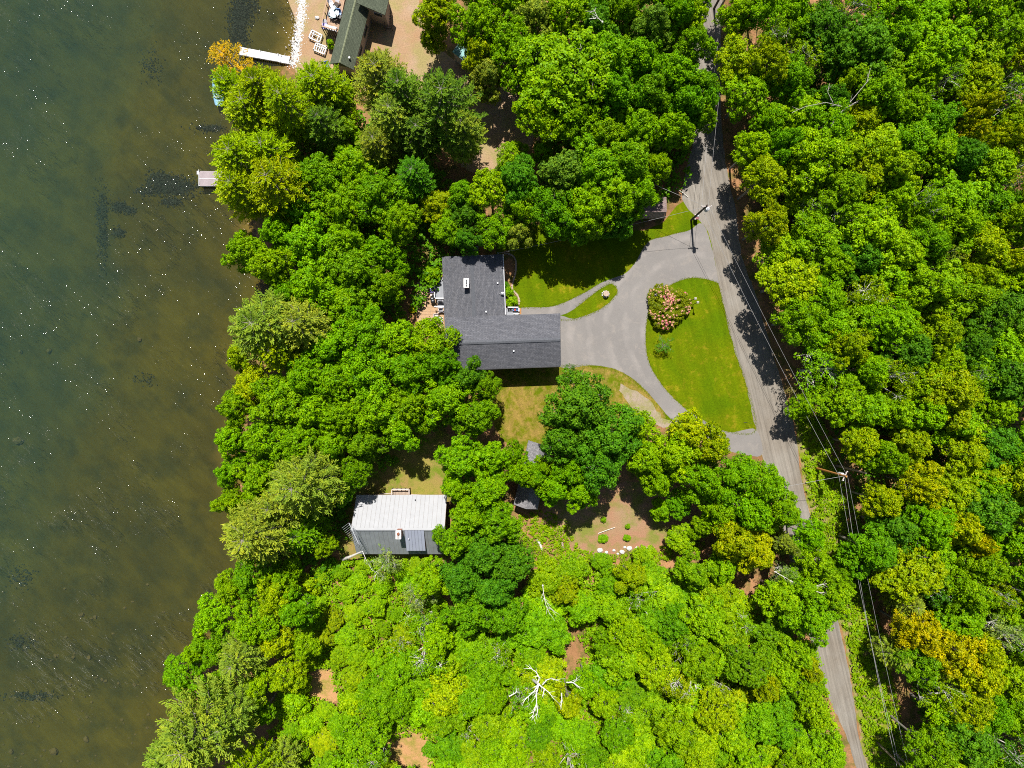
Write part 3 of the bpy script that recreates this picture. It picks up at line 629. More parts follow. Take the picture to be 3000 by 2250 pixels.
for (i,east),ts in rows.items():
    ts.sort(key=lambda t:t[2])
    for k,t in enumerate(ts):
        if t[6]: continue
        n=len(ts); lo = k < n/2; kk = k if lo else n-1-k
        w = ('right of the road' if lo else 'from right edge') if east else ('from the water' if lo else 'left of the road')
        t[6] = f"{CN[t[1]]} {KN[t[0]]}, {ORD[kk]} {w}, level with {ROWS[i][1]}"

first={}
grp={'tree':'trees of the wood round the houses','bush':'bushes among the undergrowth'}
for (kind,col,x,y,r,h,label) in TREES:
    vi=trng.randrange(NV[kind]); key=kind+str(vi)
    zc=h*.72; p=O(x,y,zc); rw=r*K*.05*(1-zc/100)
    root=empty(NAME[kind],(p.x,p.y,0),label,CAT[kind],grp[CAT[kind]],rz=trng.uniform(0,6.283))
    s=rw/PRR[kind]; root.scale=(s*trng.uniform(.92,1.08),s*trng.uniform(.92,1.08),h/PRH[kind])
    crown,trunk=PR[key]
    c=bpy.data.objects.new('crown',crown); link(c,root)
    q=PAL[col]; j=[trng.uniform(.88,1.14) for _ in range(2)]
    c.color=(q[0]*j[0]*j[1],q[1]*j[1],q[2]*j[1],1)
    tk=bpy.data.objects.new('trunk',trunk); link(tk,root)
    if kind=='birch': tk.material_slots[0].link='OBJECT'; tk.material_slots[0].material=M['birch']

# --- garden plants that stand alone
def plant(name,kind,vi,x,y,r,h,col,label,cat,full=True):
    p=P(x,y,h*.6); rw=r*.05
    root=empty(name,(p.x,p.y,0),label,cat,rz=trng.uniform(0,6.28)); s=rw/PRR[kind]; root.scale=(s,s,h/PRH[kind])
    crown,trunk=PR[kind+str(vi)]
    c=bpy.data.objects.new('crown',crown); link(c,root); c.color=(*PAL[col],1); link(bpy.data.objects.new('trunk',trunk),root); return root
plant('shrub','round',0,1270,802,30,3.0,'l','bright green rounded shrub at the upper left side of the main house','shrub')
plant('shrub','round',1,1499,884,19,1.6,'l','largest clipped bright green shrub beside the front porch','shrub')
plant('shrub','round',0,1489,857,17,1.4,'g','middle clipped shrub between the house wall and stone edging','shrub')
plant('shrub','round',1,1483,835,12,1.0,'d','smallest upper shrub in the bed along the house wall','shrub')
plant('shrub','birch',0,1946,1012,34,2.2,'d','small dark spiky shrub just below the pink rhododendron','shrub')
plant('shrub','round',1,968,128,14,1.6,'l','bright small shrub against the green-roofed cottage wall','shrub')
plant('shrub','round',0,1209,905,12,.7,'x','yellow low plant on the left rim of the brick patio','shrub')
for i,(x,y,r_,l) in enumerate([(1767,1522,10,'tiny green sapling at the upper middle of the mulch clearing'),(1838,1576,12,'small round sapling just above the brightest white boulder'),(1840,1543,9,'smallest sapling in the middle of the mulch clearing'),(1768,1578,16,'low spreading green plant left of centre in the mulch clearing')]):
    plant('sapling','round',i%2,x,y,r_,.8,'g',l,'sapling')
# pink rhododendron
rp=P(1960,895,1.6); rho=empty('rhododendron',(rp.x,rp.y,0),'large pink-flowering rhododendron on the lawn inside the driveway loop','shrub')
RNG=np.random.default_rng(99)
cc=[];nn=[];ff=[];fn=[];gg=[];gn=[]
for i in range(330):
    a=RNG.uniform(0,6.28); q=math.sqrt(RNG.uniform(0,1)); rx=3.05*q*(1+.12*math.sin(3*a+1)); c=np.array([math.cos(a)*rx, math.sin(a)*rx*1.02, 2.1*math.sqrt(max(0,1-(q*.92)**2))+RNG.uniform(-.15,.15)])
    n=30; e=unit(n,-.2); cc.append(c+e*RNG.uniform(.15,.34,n)[:,None]); nn.append(e+np.array([0,0,.4]))
    pk=math.sin(c[0]*1.7+2)+math.sin(c[1]*1.9+c[0])+RNG.normal()*.9
    if pk>.0:
        n=12; e=unit(n,.0); (ff if pk>1.7 else gg).append(c+np.array([0,0,.24])+e*.15); (fn if pk>1.7 else gn).append(e)
C=np.concatenate(cc); me=quad_leaves('foliage',C,np.concatenate(nn),np.full(len(C),.24),np.full(len(C),.13),RNG.uniform(.1,.9,len(C)),M['leaf'])
o=link(bpy.data.objects.new('foliage',me),rho); o.color=(.16,.20,.004,1)
for nm,F,FN,m in (('blossom',ff,fn,'flower'),('faded_blossom',gg,gn,'flower_faded')):
    F=np.concatenate(F); me=quad_leaves(nm,F,np.concatenate(FN),np.full(len(F),.20),np.full(len(F),.17),RNG.uniform(0,1,len(F)),M[m]); o=link(bpy.data.objects.new(nm,me),rho); o['kind']='stuff'

# --- undergrowth and grass fringes (uncountable)
def cover(name, polys, dens, size, h, col, seed, holes=(), leafn=9):
    global RNG
    RNG=np.random.default_rng(seed); Cs=[];Ns=[];Ls=[];vs=[]
    for poly in polys:
        xs=[p[0] for p in poly]; ys=[p[1] for p in poly]
        area=(max(xs)-min(xs))*(max(ys)-min(ys))*(K*.05)**2
        n=int(area*dens)
        for x,y in zip(RNG.uniform(min(xs),max(xs),n),RNG.uniform(min(ys),max(ys),n)):
            if not inside(x,y,poly): continue
            if any((x-a)**2+(y-b)**2<(c*(.75+.5*RNG.random()))**2 for a,b,c in holes): continue
            p=np.array(O(x,y)); hh=h*RNG.uniform(.3,1.2); k=leafn; e=unit(k,.0)
            Cs.append(p+np.array([0,0,hh*.6])+e*np.array([size,size,hh*.5])*RNG.uniform(.4,1,k)[:,None]); Ns.append(e*.6+np.array([0,0,.8])+RNG.normal(size=(k,3))*.3)
            Ls.append(RNG.uniform(.6,1.3,k)*size*.75); vs.append(np.clip(RNG.normal(.5,.14)+RNG.normal(0,.15,k),0,1))
    C=np.concatenate(Cs); L=np.concatenate(Ls); me=quad_leaves(name,C,np.concatenate(Ns),L,L*.6,np.concatenate(vs),M['leaf'])
    o=link(bpy.data.objects.new(name,me)); o.color=(*col,1); return tag(o,kind='stuff')
cover('undergrowth',[[(640,1250),(720,1205),(910,1205),(980,1330),(1150,1330),(1300,1215),(1560,1260),(1760,1400),(1810,1600),(1820,1690),(560,1690),(600,1500),(640,1400)]],8,.42,1.5,(.19,.35,.001),3,
      holes=[(690,1470,34),(668,1455,22),(720,1505,22),(650,1470,20),(1240,1400,26),(1228,1430,24),(1238,1360,14),(885,1625,52),(780,1570,14),(590,1555,16),(600,1600,14),(655,1295,16),(780,1235,16)])
cover('undergrowth',[[(1120,1110),(1180,1100),(1225,1125),(1250,1185),(1330,1200),(1410,1190),(1460,1170),(1500,1120),(1520,1180),(1400,1225),(1250,1225),(1130,1220)]],7,.36,.6,(.19,.32,.001),4)
cover('undergrowth',[[(1720,880),(1740,1040),(1760,1140),(1800,1260),(1836,1405),(1852,1530),(1885,1690),(1975,1690),(1945,1560),(1915,1420),(1880,1280),(1860,1120),(1800,960),(1760,880)]],6.5,.42,.7,(.19,.33,.001),5, holes=[(1850,1540,14),(1760,1130,10)])
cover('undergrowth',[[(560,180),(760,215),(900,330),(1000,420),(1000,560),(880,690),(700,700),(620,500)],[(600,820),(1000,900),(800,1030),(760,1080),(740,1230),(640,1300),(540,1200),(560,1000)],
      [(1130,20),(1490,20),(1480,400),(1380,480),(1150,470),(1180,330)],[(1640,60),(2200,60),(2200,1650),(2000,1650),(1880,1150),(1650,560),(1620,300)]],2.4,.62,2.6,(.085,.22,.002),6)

# grass blades round lawn and driveway edges
def grass(name, lines, dens, wid, col, seed):
    global RNG
    RNG=np.random.default_rng(seed); V=[];v=[]
    for ln,full in lines:
        pl=smooth_poly([(P(*q) if full else O(*q)) for q in ln],0,closed=False,step=.5)
        for i in range(len(pl)-1):
            n=int(dens*(pl[i+1]-pl[i]).length)
            for _ in range(n):
                c=np.array(pl[i].lerp(pl[i+1],RNG.random())); c[:2]+=RNG.normal(0,wid,2); c[2]=.01
                a=RNG.uniform(0,6.28); d=np.array([math.cos(a),math.sin(a),0]); w=np.array([-d[1],d[0],0])*.035; l=RNG.uniform(.03,.09)
                V.append([c-w,c+w,c+w*.4+d*l*.8+np.array([0,0,l]),c-w*.4+d*l*.8+np.array([0,0,l])]); v.append(RNG.normal(.5,.2))
    me=raw_quads(name,np.array(V),np.array(v),M['leaf']); o=link(bpy.data.objects.new(name,me)); o.color=(*col,1); return tag(o,kind='stuff')
ISL=[(1552,614),(1545,609),(1515,601),(1482,602),(1444,619),(1413,650),(1398,690),(1395,740),(1402,783),(1424,823),(1463,868),(1507,900),(1545,922),(1580,934),(1632,928),(1611,830),(1582,740),(1552,614)]
grass('grass',[(ISL,False),([(1211,790),(1280,791),(1330,800),(1372,824),(1412,864)],False),([(1127,664),(1185,662),(1220,652),(1265,630),(1298,610)],False),([(1210,690),(1240,690),(1290,672),(1320,651),(1334,628),(1322,612),(1300,621),(1240,666)],False),
  ([(1388,538),(1405,518),(1432,511),(1462,503),(1490,496)],False)],55,.10,(.19,.24,.008),12)

# pebbles of the beach, shore stones and boulders
RNG=np.random.default_rng(21)
def stones(name, line, n, wid, smin, smax, m, seed, z=.02, taper=True):
    rr=random.Random(seed); mb=MB(); pl=smooth_poly([P(*q) for q in line],0,closed=False,step=.3)
    for _ in range(n):
        p=pl[rr.randrange(len(pl))]; s=rr.uniform(smin,smax)*(.6 if rr.random()<.5 else 1)
        mb.ell((p.x+rr.gauss(0,wid),p.y+rr.gauss(0,wid),z),s,s*rr.uniform(.6,1),s*.55,5,3,.2,rr.random())
    return tag(mb.build(name,M[m]),kind='stuff')
stones('shore_pebbles',[(890,-60),(884,20),(880,60),(873,110),(866,160),(858,190)],2300,.36,.05,.15,'stone_white',1,z=.0)
stones('shore_pebbles',[(860,-40),(862,60),(856,130),(850,180)],160,.5,.04,.12,'stone',2,z=-.2)
for i,(x,y,s,lab) in enumerate([(1757,1612,.42,'white boulder at the left end of the row below the mulch clearing'),(1776,1618,.28,'small pale boulder second from left in the boulder row'),(1821,1616,.40,'white boulder in the middle of the boulder row'),
      (1843,1606,.42,'largest bright boulder of the row below the mulch clearing'),(1798,1612,.24,'grey small boulder left of the boulder row middle'),(1900,1608,.36,'white boulder at the right end of the boulder row'),(1866,1604,.26,'small boulder just right of the largest bright one'),
      (1830,1603,.22,'little stone behind the middle boulder of the row'),(1884,1612,.22,'little stone left of the right end boulder'),(1810,1622,.20,'small half buried stone below the boulder row middle'),(930,53,.34,'lone white rock on the grass beside the pebble beach')]):
    p=P(x,y); o=MB().ell((0,0,s*.3),s,s*.8,s*.6,8,6,.18,i).build('boulder',M['stone_white']); o.location=p; tag(o,lab,'rock',group='pale boulders' )
# sunken rocks
rr=random.Random(77)
BED=[(55,1290,.95,-2.9),(145,1028,.5,-3.0),(60,1030,.4,-3.0),(160,2200,.8,-2.4),(262,1925,.5,-1.95),(255,2165,.6,-2.1),(165,1920,.45,-2.2),(215,1925,.4,-2.1),(410,995,.5,-1.6),(300,1990,.4,-1.9),(310,1995,.35,-1.9),(35,2200,.5,-2.9),(395,2005,.4,-1.5),(240,1800,.5,-2.2),(280,1807,.4,-2.0)]
def bed_z(px,py):
    p=P(px,py,-2); d=shore_x(p.y)-p.x
    d = d if d<12 else 10+(d-10)/dropf(p.y)
    return float(np.interp(d,[0,2,5,10,16,20,23.5,28,36,80],[WZ,-.75,-1.1,-1.6,-2.0,-2.5,-3.7,-4.4,-5.0,-7]))
names=['pale brown','olive','darker','rounded','flat']
for i,(x,y,s,_) in enumerate(BED):
    z=bed_z(x,y); p=P(x,y,z); o=MB().ell((0,0,0),s*.8,s*.65,s*.6,8,6,.2,i+40).build('sunken_rock',M['rock']); o.location=(p.x,p.y,z+s*.2); o.rotation_euler=(0,0,i)
    lv=('upper' if y<1100 else 'middle' if y<1500 else 'lower')
    tag(o,f"{names[i%5]} rock under the {lv} lake water, {ORD[i]} smallest counted from the shore edge" if False else f"sunken {names[i%5]} rock, {ORD[i]} of those scattered in the {lv} shallow lake",'rock','rocks lying on the lake bed')
mb=MB()
for _ in range(120):
    x=rr.uniform(0,480); y=rr.choice([rr.uniform(1650,2250),rr.uniform(2000,2250)]); z=bed_z(x,y); p=P(x,y,z); s=rr.uniform(.08,.3)
    mb.ell((p.x,p.y,z+s*.2),s,s*.8,s*.6,5,4,.2,rr.random())
tag(mb.build('lake_bed_stones',M['rock']),kind='stuff')
# weed beds
mw,ntw,bw=new_mat('water_weed'); bw.inputs['Base Color'].default_value=(.022,.026,.016,1); bw.inputs['Roughness'].default_value=1; M['weed']=mw
RNG=np.random.default_rng(31); Q=[];
for (cx,cy,rx,ry,n) in [(505,545,62,24,1500),(470,525,30,20,400),(350,605,22,14,260),(380,615,12,10,120),(500,590,28,12,250),(345,680,14,14,160),(430,560,30,14,160),(700,60,26,80,1500),(725,20,30,40,500),(620,375,40,10,260),(440,190,30,40,160),(300,680,10,90,420),(295,600,14,60,200),(60,1690,40,25,160),(90,2040,60,14,220),(60,1880,40,20,180),(420,1110,30,20,60)]:
    for _ in range(n):
        x=cx+RNG.normal()*rx*.55+8*math.sin(cy+rx*RNG.random()); y=cy+RNG.normal()*ry*.55
        z=bed_z(x,y)+RNG.uniform(.05,.35); p=np.array(P(x,y,z)); Q.append(p)
Q=np.array(Q); me=quad_leaves('water_weed',Q,unit(len(Q),.3),RNG.uniform(.15,.5,len(Q)),RNG.uniform(.1,.28,len(Q)),RNG.uniform(0,1,len(Q)),M['weed']); tag(link(bpy.data.objects.new('water_weed',me)),kind='stuff')

# ================================================================== MAIN HOUSE
house=empty('house',P(1470,950),'dark-shingled L-shaped lakeside house beside the looped driveway','house')
hz=-R(0)
def hp(px,py,z): return P(px,py,z)
def gable(parent, NWc, NEc, SEc, SWc, ze, r0, r1, zr, m1, m2, t=.22, name='roof'):
    """two roof planes: ridge from r0 (west) to r1 (east)"""
    a,b,c,d=[hp(*q,ze) for q in (NWc,NEc,SEc,SWc)]; e,f=hp(*r0,zr),hp(*r1,zr)
    return a,b,c,d,e,f
# garage wing, ridge west-east
ze,zr=4.9,6.7
nw,ne,se,sw,e,f=gable(house,(1303,930),(1641,918),(1643,1073),(1305,1085),ze,(1303.5,1006),(1642,994.5),zr,None,None)
MB().slab([nw,e,f,ne],.2).build('roof',M['shingle_dark'],house)
MB().slab([e,sw,se,f],.2).build('roof',M['shingle_dark'],house)
# north wing, ridge north-south
ze2,zr2=3.4,4.62
a=hp(1295,752,ze2); b=hp(1473,745,ze2); c=hp(1480,934,ze2); d=hp(1302,940,ze2); g=hp(1381,748,zr2); h=hp(1389,937,zr2)
MB().slab([a,d,h,g],.2).build('roof',M['shingle_dark_b'],house)
MB().slab([g,h,c,b],.2).build('roof',M['shingle_dark_b'],house)
def capline(p0,p1,n,parent,m,w=.26):
    p0=Vector(p0);p1=Vector(p1); L=(p1-p0).length/n; ang=math.atan2((p1-p0).y,(p1-p0).x)
    mb=MB().add([(-L*.52,-w,-.035),(L*.52,-w,-.055),(L*.52,0,.055),(-L*.52,0,.075),(-L*.52,w,-.035),(L*.52,w,-.055)],[(0,1,2,3),(3,2,5,4)])
    me=mb.mesh('ridge_cap',m)
    for i in range(n):
        o=bpy.data.objects.new('ridge_cap',me); o.location=p0.lerp(p1,(i+.5)/n)+Vector((0,0,random.uniform(.0,.012))); o.rotation_euler=(0,0,ang+random.uniform(-.03,.03)); link(o,parent)
M['cap']=plain('ridge_shingle',(.088,.092,.104),.9,var=.3,scale=6)
def local(o,root):
    o.location=o.location-root.location if not o.get('_l') else o.location
# children were built in world space: move them into the house's space at the end
capline(e+Vector((0,0,.02)),f+Vector((0,0,.02)),40,house,M['cap'])
capline(g+Vector((0,0,.02)),h+Vector((0,0,.02)),22,house,M['cap'])
def walls(parent, corners, z0, z1, inset, m, name='wall', gables=None):
    cx=sum(p.x for p in corners)/4; cy=sum(p.y for p in corners)/4
    pts=[]
    for p in corners:
        v=Vector((p.x-cx,p.y-cy)); pts.append((p.x-math.copysign(inset,v.x), p.y-math.copysign(inset,v.y)))
    MB().prism(pts,z0,z1).build(name,m,parent); return pts
wp=walls(house,[nw,ne,se,sw],0,ze-.22,.45,M['wall'])
wn=walls(house,[a,b,c,d],0,ze2-.22,.45,M['wall'])
# gable ends of the wing
for (p,q,rdg,off) in ((ne,se,f,-.5),(nw,sw,e,.5)):
    y0,y1=min(p.y,q.y)+.5,max(p.y,q.y)-.5
    MB().add([(p.x+off,y0,ze-.22),(p.x+off,y1,ze-.22),(p.x+off,(y0+y1)/2,zr-.42),(p.x+off-.1,y0,ze-.22),(p.x+off-.1,y1,ze-.22),(p.x+off-.1,(y0+y1)/2,zr-.42)],[(0,1,2),(5,4,3),(0,2,5,3),(2,1,4,5)]).build('gable',M['wall'],house)
MB().add([(a.x+.5,a.y-.5,ze2-.22),(b.x-.5,b.y-.5,ze2-.22),((g.x),g.y-.5,zr2-.3),(a.x+.5,a.y-.6,ze2-.22),(b.x-.5,b.y-.6,ze2-.22),((g.x),g.y-.6,zr2-.3)],[(0,2,1),(3,4,5),(0,3,5,2),(2,5,4,1)]).build('gable',M['wall'],house)
# gutters and fascias
MB().tube([b+Vector((.05,0,-.06)),c+Vector((.05,.6,-.06))],[.075,.075],6).build('gutter',M['white'],house)
MB().tube([sw+Vector((.1,-.05,-.1)),se+Vector((-.1,-.05,-.1))],[.07,.07],6).build('gutter',M['black'],house)
MB().add([ne+Vector((.03,0,-.0)),f+Vector((.03,0,0)),f+Vector((.03,0,-.28)),ne+Vector((.03,0,-.28)),se+Vector((.03,0,0)),se+Vector((.03,0,-.28))],[(0,3,2,1),(1,2,5,4)]).build('fascia',M['trim'],house)
# garage doors on the east wall
xe=ne.x-.45
for yy in (-.95,2.6-.0):
    yc=(ne.y+se.y)/2+yy-.9
    gd=MB().box(xe+.005,xe+.06,yc-1.25,yc+1.25,0,2.2).build('garage_door',M['white'],house)
    for k in range(4): MB().box(xe+.062,xe+.08,yc-1.2,yc+1.2,.06+k*.54,.52+k*.54).build('panel',M['white'],gd)
def window(parent,x0,x1,y,z0,z1,axis='y',side=-1):
    if axis=='y':
        w=MB().box(x0,x1,y-.03,y+.03,z0,z1).build('window',M['white'],parent); MB().box(x0+.06,x1-.06,y+side*.035-.01,y+side*.035+.01,z0+.06,z1-.06).build('pane',M['glass'],w)
    else:
        w=MB().box(y-.03,y+.03,x0,x1,z0,z1).build('window',M['white'],parent); MB().box(y+side*.035-.01,y+side*.035+.01,x0+.06,x1-.06,z0+.06,z1-.06).build('pane',M['glass'],w)
ys=min(p[1] for p in wp)
for xx in (-8,-4.5,-1,3): window(house,xx,xx+1.3,ys-.02,1.1,2.3)
xw=wn[0][0]
for yy in (8.5,12.5,16.2): window(house,yy,yy+1.3,xw-.03,1.0,2.2,'x')
xe2=max(p[0] for p in wn)
for yy in (12.2,15.5): window(house,yy,yy+1.3,xe2+.03,1.0,2.2,'x',1)
# chimney
def chimney(parent,px,py,zb,zt,w,l,flues=2):
    p=P(px,py,zt); ch=MB().box(p.x-w/2,p.x+w/2,p.y-l/2,p.y+l/2,zb,zt-.08).build('chimney',M['brick'],parent)
    MB().box(p.x-w/2-.06,p.x+w/2+.06,p.y-l/2-.06,p.y+l/2+.06,zt-.08,zt).build('cap',M['concrete'],ch)
    return ch,p
ch,p=chimney(house,1366,829,3.4,5.7,.62,1.15)
for dy in (-.33,.02,.35): MB().cyl((p.x+.02,p.y+dy,p.z),.12,.14,10).cyl((p.x+.02,p.y+dy,p.z+.14),.07,.01,8).build('flue',M['black'],ch)
def vent(parent,px,py,z,h=.35,m='white',r=.08):
    p=P(px,py,z+h); return MB().tube([(p.x,p.y,z-.3),(p.x,p.y,z+h)],[r,r],8).cyl((p.x,p.y,z+h-.05),r*1.5,.06,8).build('vent_pipe',M[m],parent)
vent(house,1458,829,3.6,.35); vent(house,1424,913,4.0,.4,'steel'); vent(house,1505,1028,5.9,.4,'steel')
# small bracket with dish at the roof edge
p=P(1472,861,3.9); dsh=MB().tube([p+Vector((-.5,.05,-.2)),p+Vector((.1,0,.15))],[.03,.03],5).tube([p+Vector((.1,0,.15)),p+Vector((.35,-.25,.1))],[.02,.02],5).ell(p+Vector((.0,.1,.2)),.26,.16,.06,10,5).build('dish_antenna',M['steel'],house)
mp_=P(1459,742,4.2); MB().tube([(mp_.x,mp_.y,0),(mp_.x,mp_.y,4.6)],[.05,.05],6).build('service_mast',M['steel'],house)
for o in list(house.children):
    o.matrix_parent_inverse=Matrix.Translation(-Vector(house.location))
def fixup(root):
    for o in root.children: o.matrix_parent_inverse=Matrix.Translation(-Vector(root.location))

# boxes on the ground north of the house
p=P(1392,731); o=MB().rbox((0,0,.4),(1.0,.62,.8)).rbox((0,0,.82),(1.06,.68,.04)).build('utility_box',M['deck_grey'],bevel=.02); o.location=p; tag(o,'blue-grey metal box in the shade above the dark roof','utility box')
# rear deck, stairs, patio
deck=empty('deck',P(1288,860),'grey painted deck with white rails on the lake side of the main house','deck')
x0=P(1277,0).x; x1=xw-.02
y0=P(0,900,.9).y; y1=P(0,812,.9).y; zt=.9
nb=9
for i in range(nb):
    xa=x0+(x1-x0)*i/nb; MB().box(xa,xa+(x1-x0)/nb-.015,P(0,878).y,y1,zt-.05,zt).build('board',M['deck_grey'],deck)
def rail(parent,p,q,zb,h=.9,m='white',n=None):
    p=Vector(p);q=Vector(q); L=(q-p).length; ang=math.atan2(q.y-p.y,q.x-p.x); n=n or max(2,int(L/.14)); c=(p+q)/2
    rl=MB().rbox((c.x,c.y,zb+h),(L,.15,.06),ang).rbox((c.x,c.y,zb+.1),(L,.06,.06),ang).build('railing',M[m],parent)
    for k in range(2): 
        e_=p if k==0 else q; MB().box(e_.x-.07,e_.x+.07,e_.y-.07,e_.y+.07,zb-.0,zb+h+.1).build('post',M[m],rl)
    mb=MB()
    for i in range(n):
        u=p.lerp(q,(i+.5)/n); mb.box(u.x-.02,u.x+.02,u.y-.02,u.y+.02,zb+.1,zb+h)
    o=mb.build('balusters',M[m],rl); o['kind']='stuff'; return rl
rail(deck,(x0,y1),(x0,P(0,848).y),zt); rail(deck,(x0,P(0,862).y),(x0,P(0,878).y),zt); rail(deck,(x0,P(0,878).y),(x1,P(0,878).y),zt); rail(deck,(x0,y0),(x1,y0),zt)
for k in range(5): MB().box(x0+.25+k*.01,x1,P(0,880).y-.28*(k+1),P(0,880).y-.28*k,zt-.18*(k+1)-.03,zt-.18*(k+1)).build('step',M['deck_grey'],deck)
fixup(deck)
pt=empty('patio',P(1255,880),'tan brick patio between the deck and the shaded trees','patio')
px0,px1,py0,py1=P(1222,0).x,P(1302,0).x,P(0,962).y,P(0,826).y
MB().box(px0,px1,py0,py1,.0,.035).build('patio_base',M['stone_pink'],pt)
me=MB().box(-.235,.235,-.235,.235,0,.045).mesh('paver',M['patio'])
nx=int((px1-px0)/.5); ny=int((py1-py0)/.5)
for i in range(nx):
    for j in range(ny):
        o=bpy.data.objects.new('paver',me); o.location=(px0+(i+.5)*.5,py0+(j+.5)*.5,.035+random.uniform(-.006,.006)); o.rotation_euler=(random.uniform(-.01,.01),random.uniform(-.01,.01),random.uniform(-.02,.02)); link(o,pt)
fixup(pt)
def chair(px,py,z,rz,m,label,s=1.0):
    r=empty('chair',P(px,py,z),label,'chair',rz=rz); r.scale=(s,s,s)
    MB().rbox((0,0,.42),(.6,.6,.08)).build('seat',M[m],r); MB().rbox((0,.3,.72),(.6,.08,.6),0,-.2).build('backrest',M[m],r)
    for sx in (-1,1): MB().rbox((sx*.32,0,.62),(.08,.6,.05)).build('armrest',M[m],r)
    for sx in (-1,1):
        for sy in (-1,1): MB().box(sx*.27-.03,sx*.27+.03,sy*.26-.03,sy*.26+.03,0,.4).build('leg',M[m],r)
    return r
chair(1292,878,.08,3.1,'cushion','white patio chair directly below the deck rail')
chair(1279,927,.08,1.6,'wood_pale','pale square chair on the patio near the house wall')
chair(1292,938,.08,1.5,'cushion','white chair against the wall at the lower patio edge')
chair(1293,911,.08,0.1,'cushion','small white-topped chair beside the house wall below the deck')
chair(1231,886,.08,2.4,'steel','blue-grey bucket chair at the left rim of the patio')
chair(1224,872,.08,.9,'wood_pale','pale folding chair in tree shade left of the patio')
def grill(px,py,label,m,kind):
    r=empty(kind,P(px,py),label,kind)
    if kind=='grill':
        MB().ell((0,0,.78),.34,.34,.24,14,8).build('lid',M[m],r,True)
        for a in (0,2.1,4.2): MB().tube([(math.cos(a)*.12,math.sin(a)*.12,.6),(math.cos(a)*.3,math.sin(a)*.3,0)],[.02,.02],5).build('leg',M['steel'],r)
        MB().tube([(-.1,0,1.04),(.1,0,1.04)],[.02,.02],5).build('handle',M['steel'],r)
    return r
grill(1268,877,'round black kettle grill beside the deck stairs','black','grill')
grill(1270,884,'second round black grill just below the first one','black','grill')
r=empty('cabinet_grill',P(1267,853),'dark rectangular gas grill standing against the deck rail','grill')
MB().rbox((0,0,.45),(.55,1.0,.9)).build('cabinet',M['wood_dark'],r); MB().rbox((0,.05,1.0),(.5,.75,.2)).build('lid',M['purple'],r); MB().rbox((0,-.65,.8),(.5,.3,.04)).build('shelf',M['wood_pale'],r)

# front porch, bed, shrubs edging
porch=empty('porch',P(1505,915),'small grey front porch with white railings in the corner of the house','porch')
bx0,bx1,by0,by1=P(1481,0).x,P(1520,0).x,P(0,926).y,P(0,903).y
for i in range(5):
    ya=by0+(by1-by0)*i/5; MB().box(bx0,bx1,ya,ya+(by1-by0)/5-.012,.4,.45).build('board',M['deck_grey'],porch)
MB().box(bx0+.05,bx1-.05,by0+.05,by1-.05,0,.4).build('porch_base',M['wall'],porch)
rail(porch,(bx0+.4,by1),(bx1,by1),.45,.85); rail(porch,(bx1,by1),(bx1,by1-.55),.45,.85); rail(porch,(bx1-.7,by0+.2),(bx1,by0+.2),.45,.85)
fixup(porch)
r=empty('bench',P(1511,907,.45),'small blue and red cushioned bench on the front porch','bench')
MB().rbox((0,0,.4),(.9,.4,.08)).build('seat',M['blue'],r); MB().rbox((-.1,0,.46),(.25,.35,.06)).build('cushion',M['red'],r)
for sx in (-1,1): MB().box(sx*.4-.03,sx*.4+.03,-.15,.15,0,.38).build('leg',M['black'],r)
o=MB().rbox((0,0,.03),(.42,.85,.03)).rbox((0,0,.05),(.34,.74,.02)).build('door_mat',M['mat']); o.location=P(1523,912); tag(o,'brown doormat at the foot of the porch','doormat')
edging=empty('stone_edging',P(1512,850),'curved stone edging between the house bed and the lawn','edging')
line=smooth_poly([P(*q) for q in [(1478,742),(1500,748),(1511,765),(1510,800),(1503,825),(1500,840),(1504,852),(1514,862),(1521,878),(1520,893),(1517,902)]],0,closed=False,step=.28)
for i in range(len(line)-1):
    mm=MB().rbox((0,0,0),(.30,.24*random.uniform(.9,1.3),.12)) if i==0 else None
    if mm: eme=mm.mesh('stone',M['stone_pink'])
    o=bpy.data.objects.new('stone',eme); pp=(line[i]+line[i+1])/2; o.location=(pp.x,pp.y,.07); dd=line[i+1]-line[i]; o.rotation_euler=(random.uniform(-.05,.05),random.uniform(-.05,.05),math.atan2(dd.y,dd.x)+random.uniform(-.1,.1)); o.scale=(1,random.uniform(.85,1.35),1); link(o,edging)
fixup(edging)
sheet('garden_bed',[(1470,740),(1500,748),(1510,765),(1509,800),(1502,825),(1499,840),(1503,852),(1513,862),(1520,878),(1518,902),(1470,905)],.008,M['litter'],.03,full=True)

# stone ornament / bird bath in the small lawn lens
r=empty('bird_bath',P(1774,862),'round bird bath ringed by stones on the narrow lawn strip','bird bath')
MB().cyl((0,0,.0),.18,.7,10,.1).build('pedestal',M['stone'],r); MB().cyl((0,0,.68),.22,.12,14,.42).build('bowl',M['stone_pink'],r)
for i in range(9):
    a=i*.7; MB().ell((math.cos(a)*.5,math.sin(a)*.45,.1),.13,.12,.1,6,4,.2,i).build('stone',M['stone_white'],r)

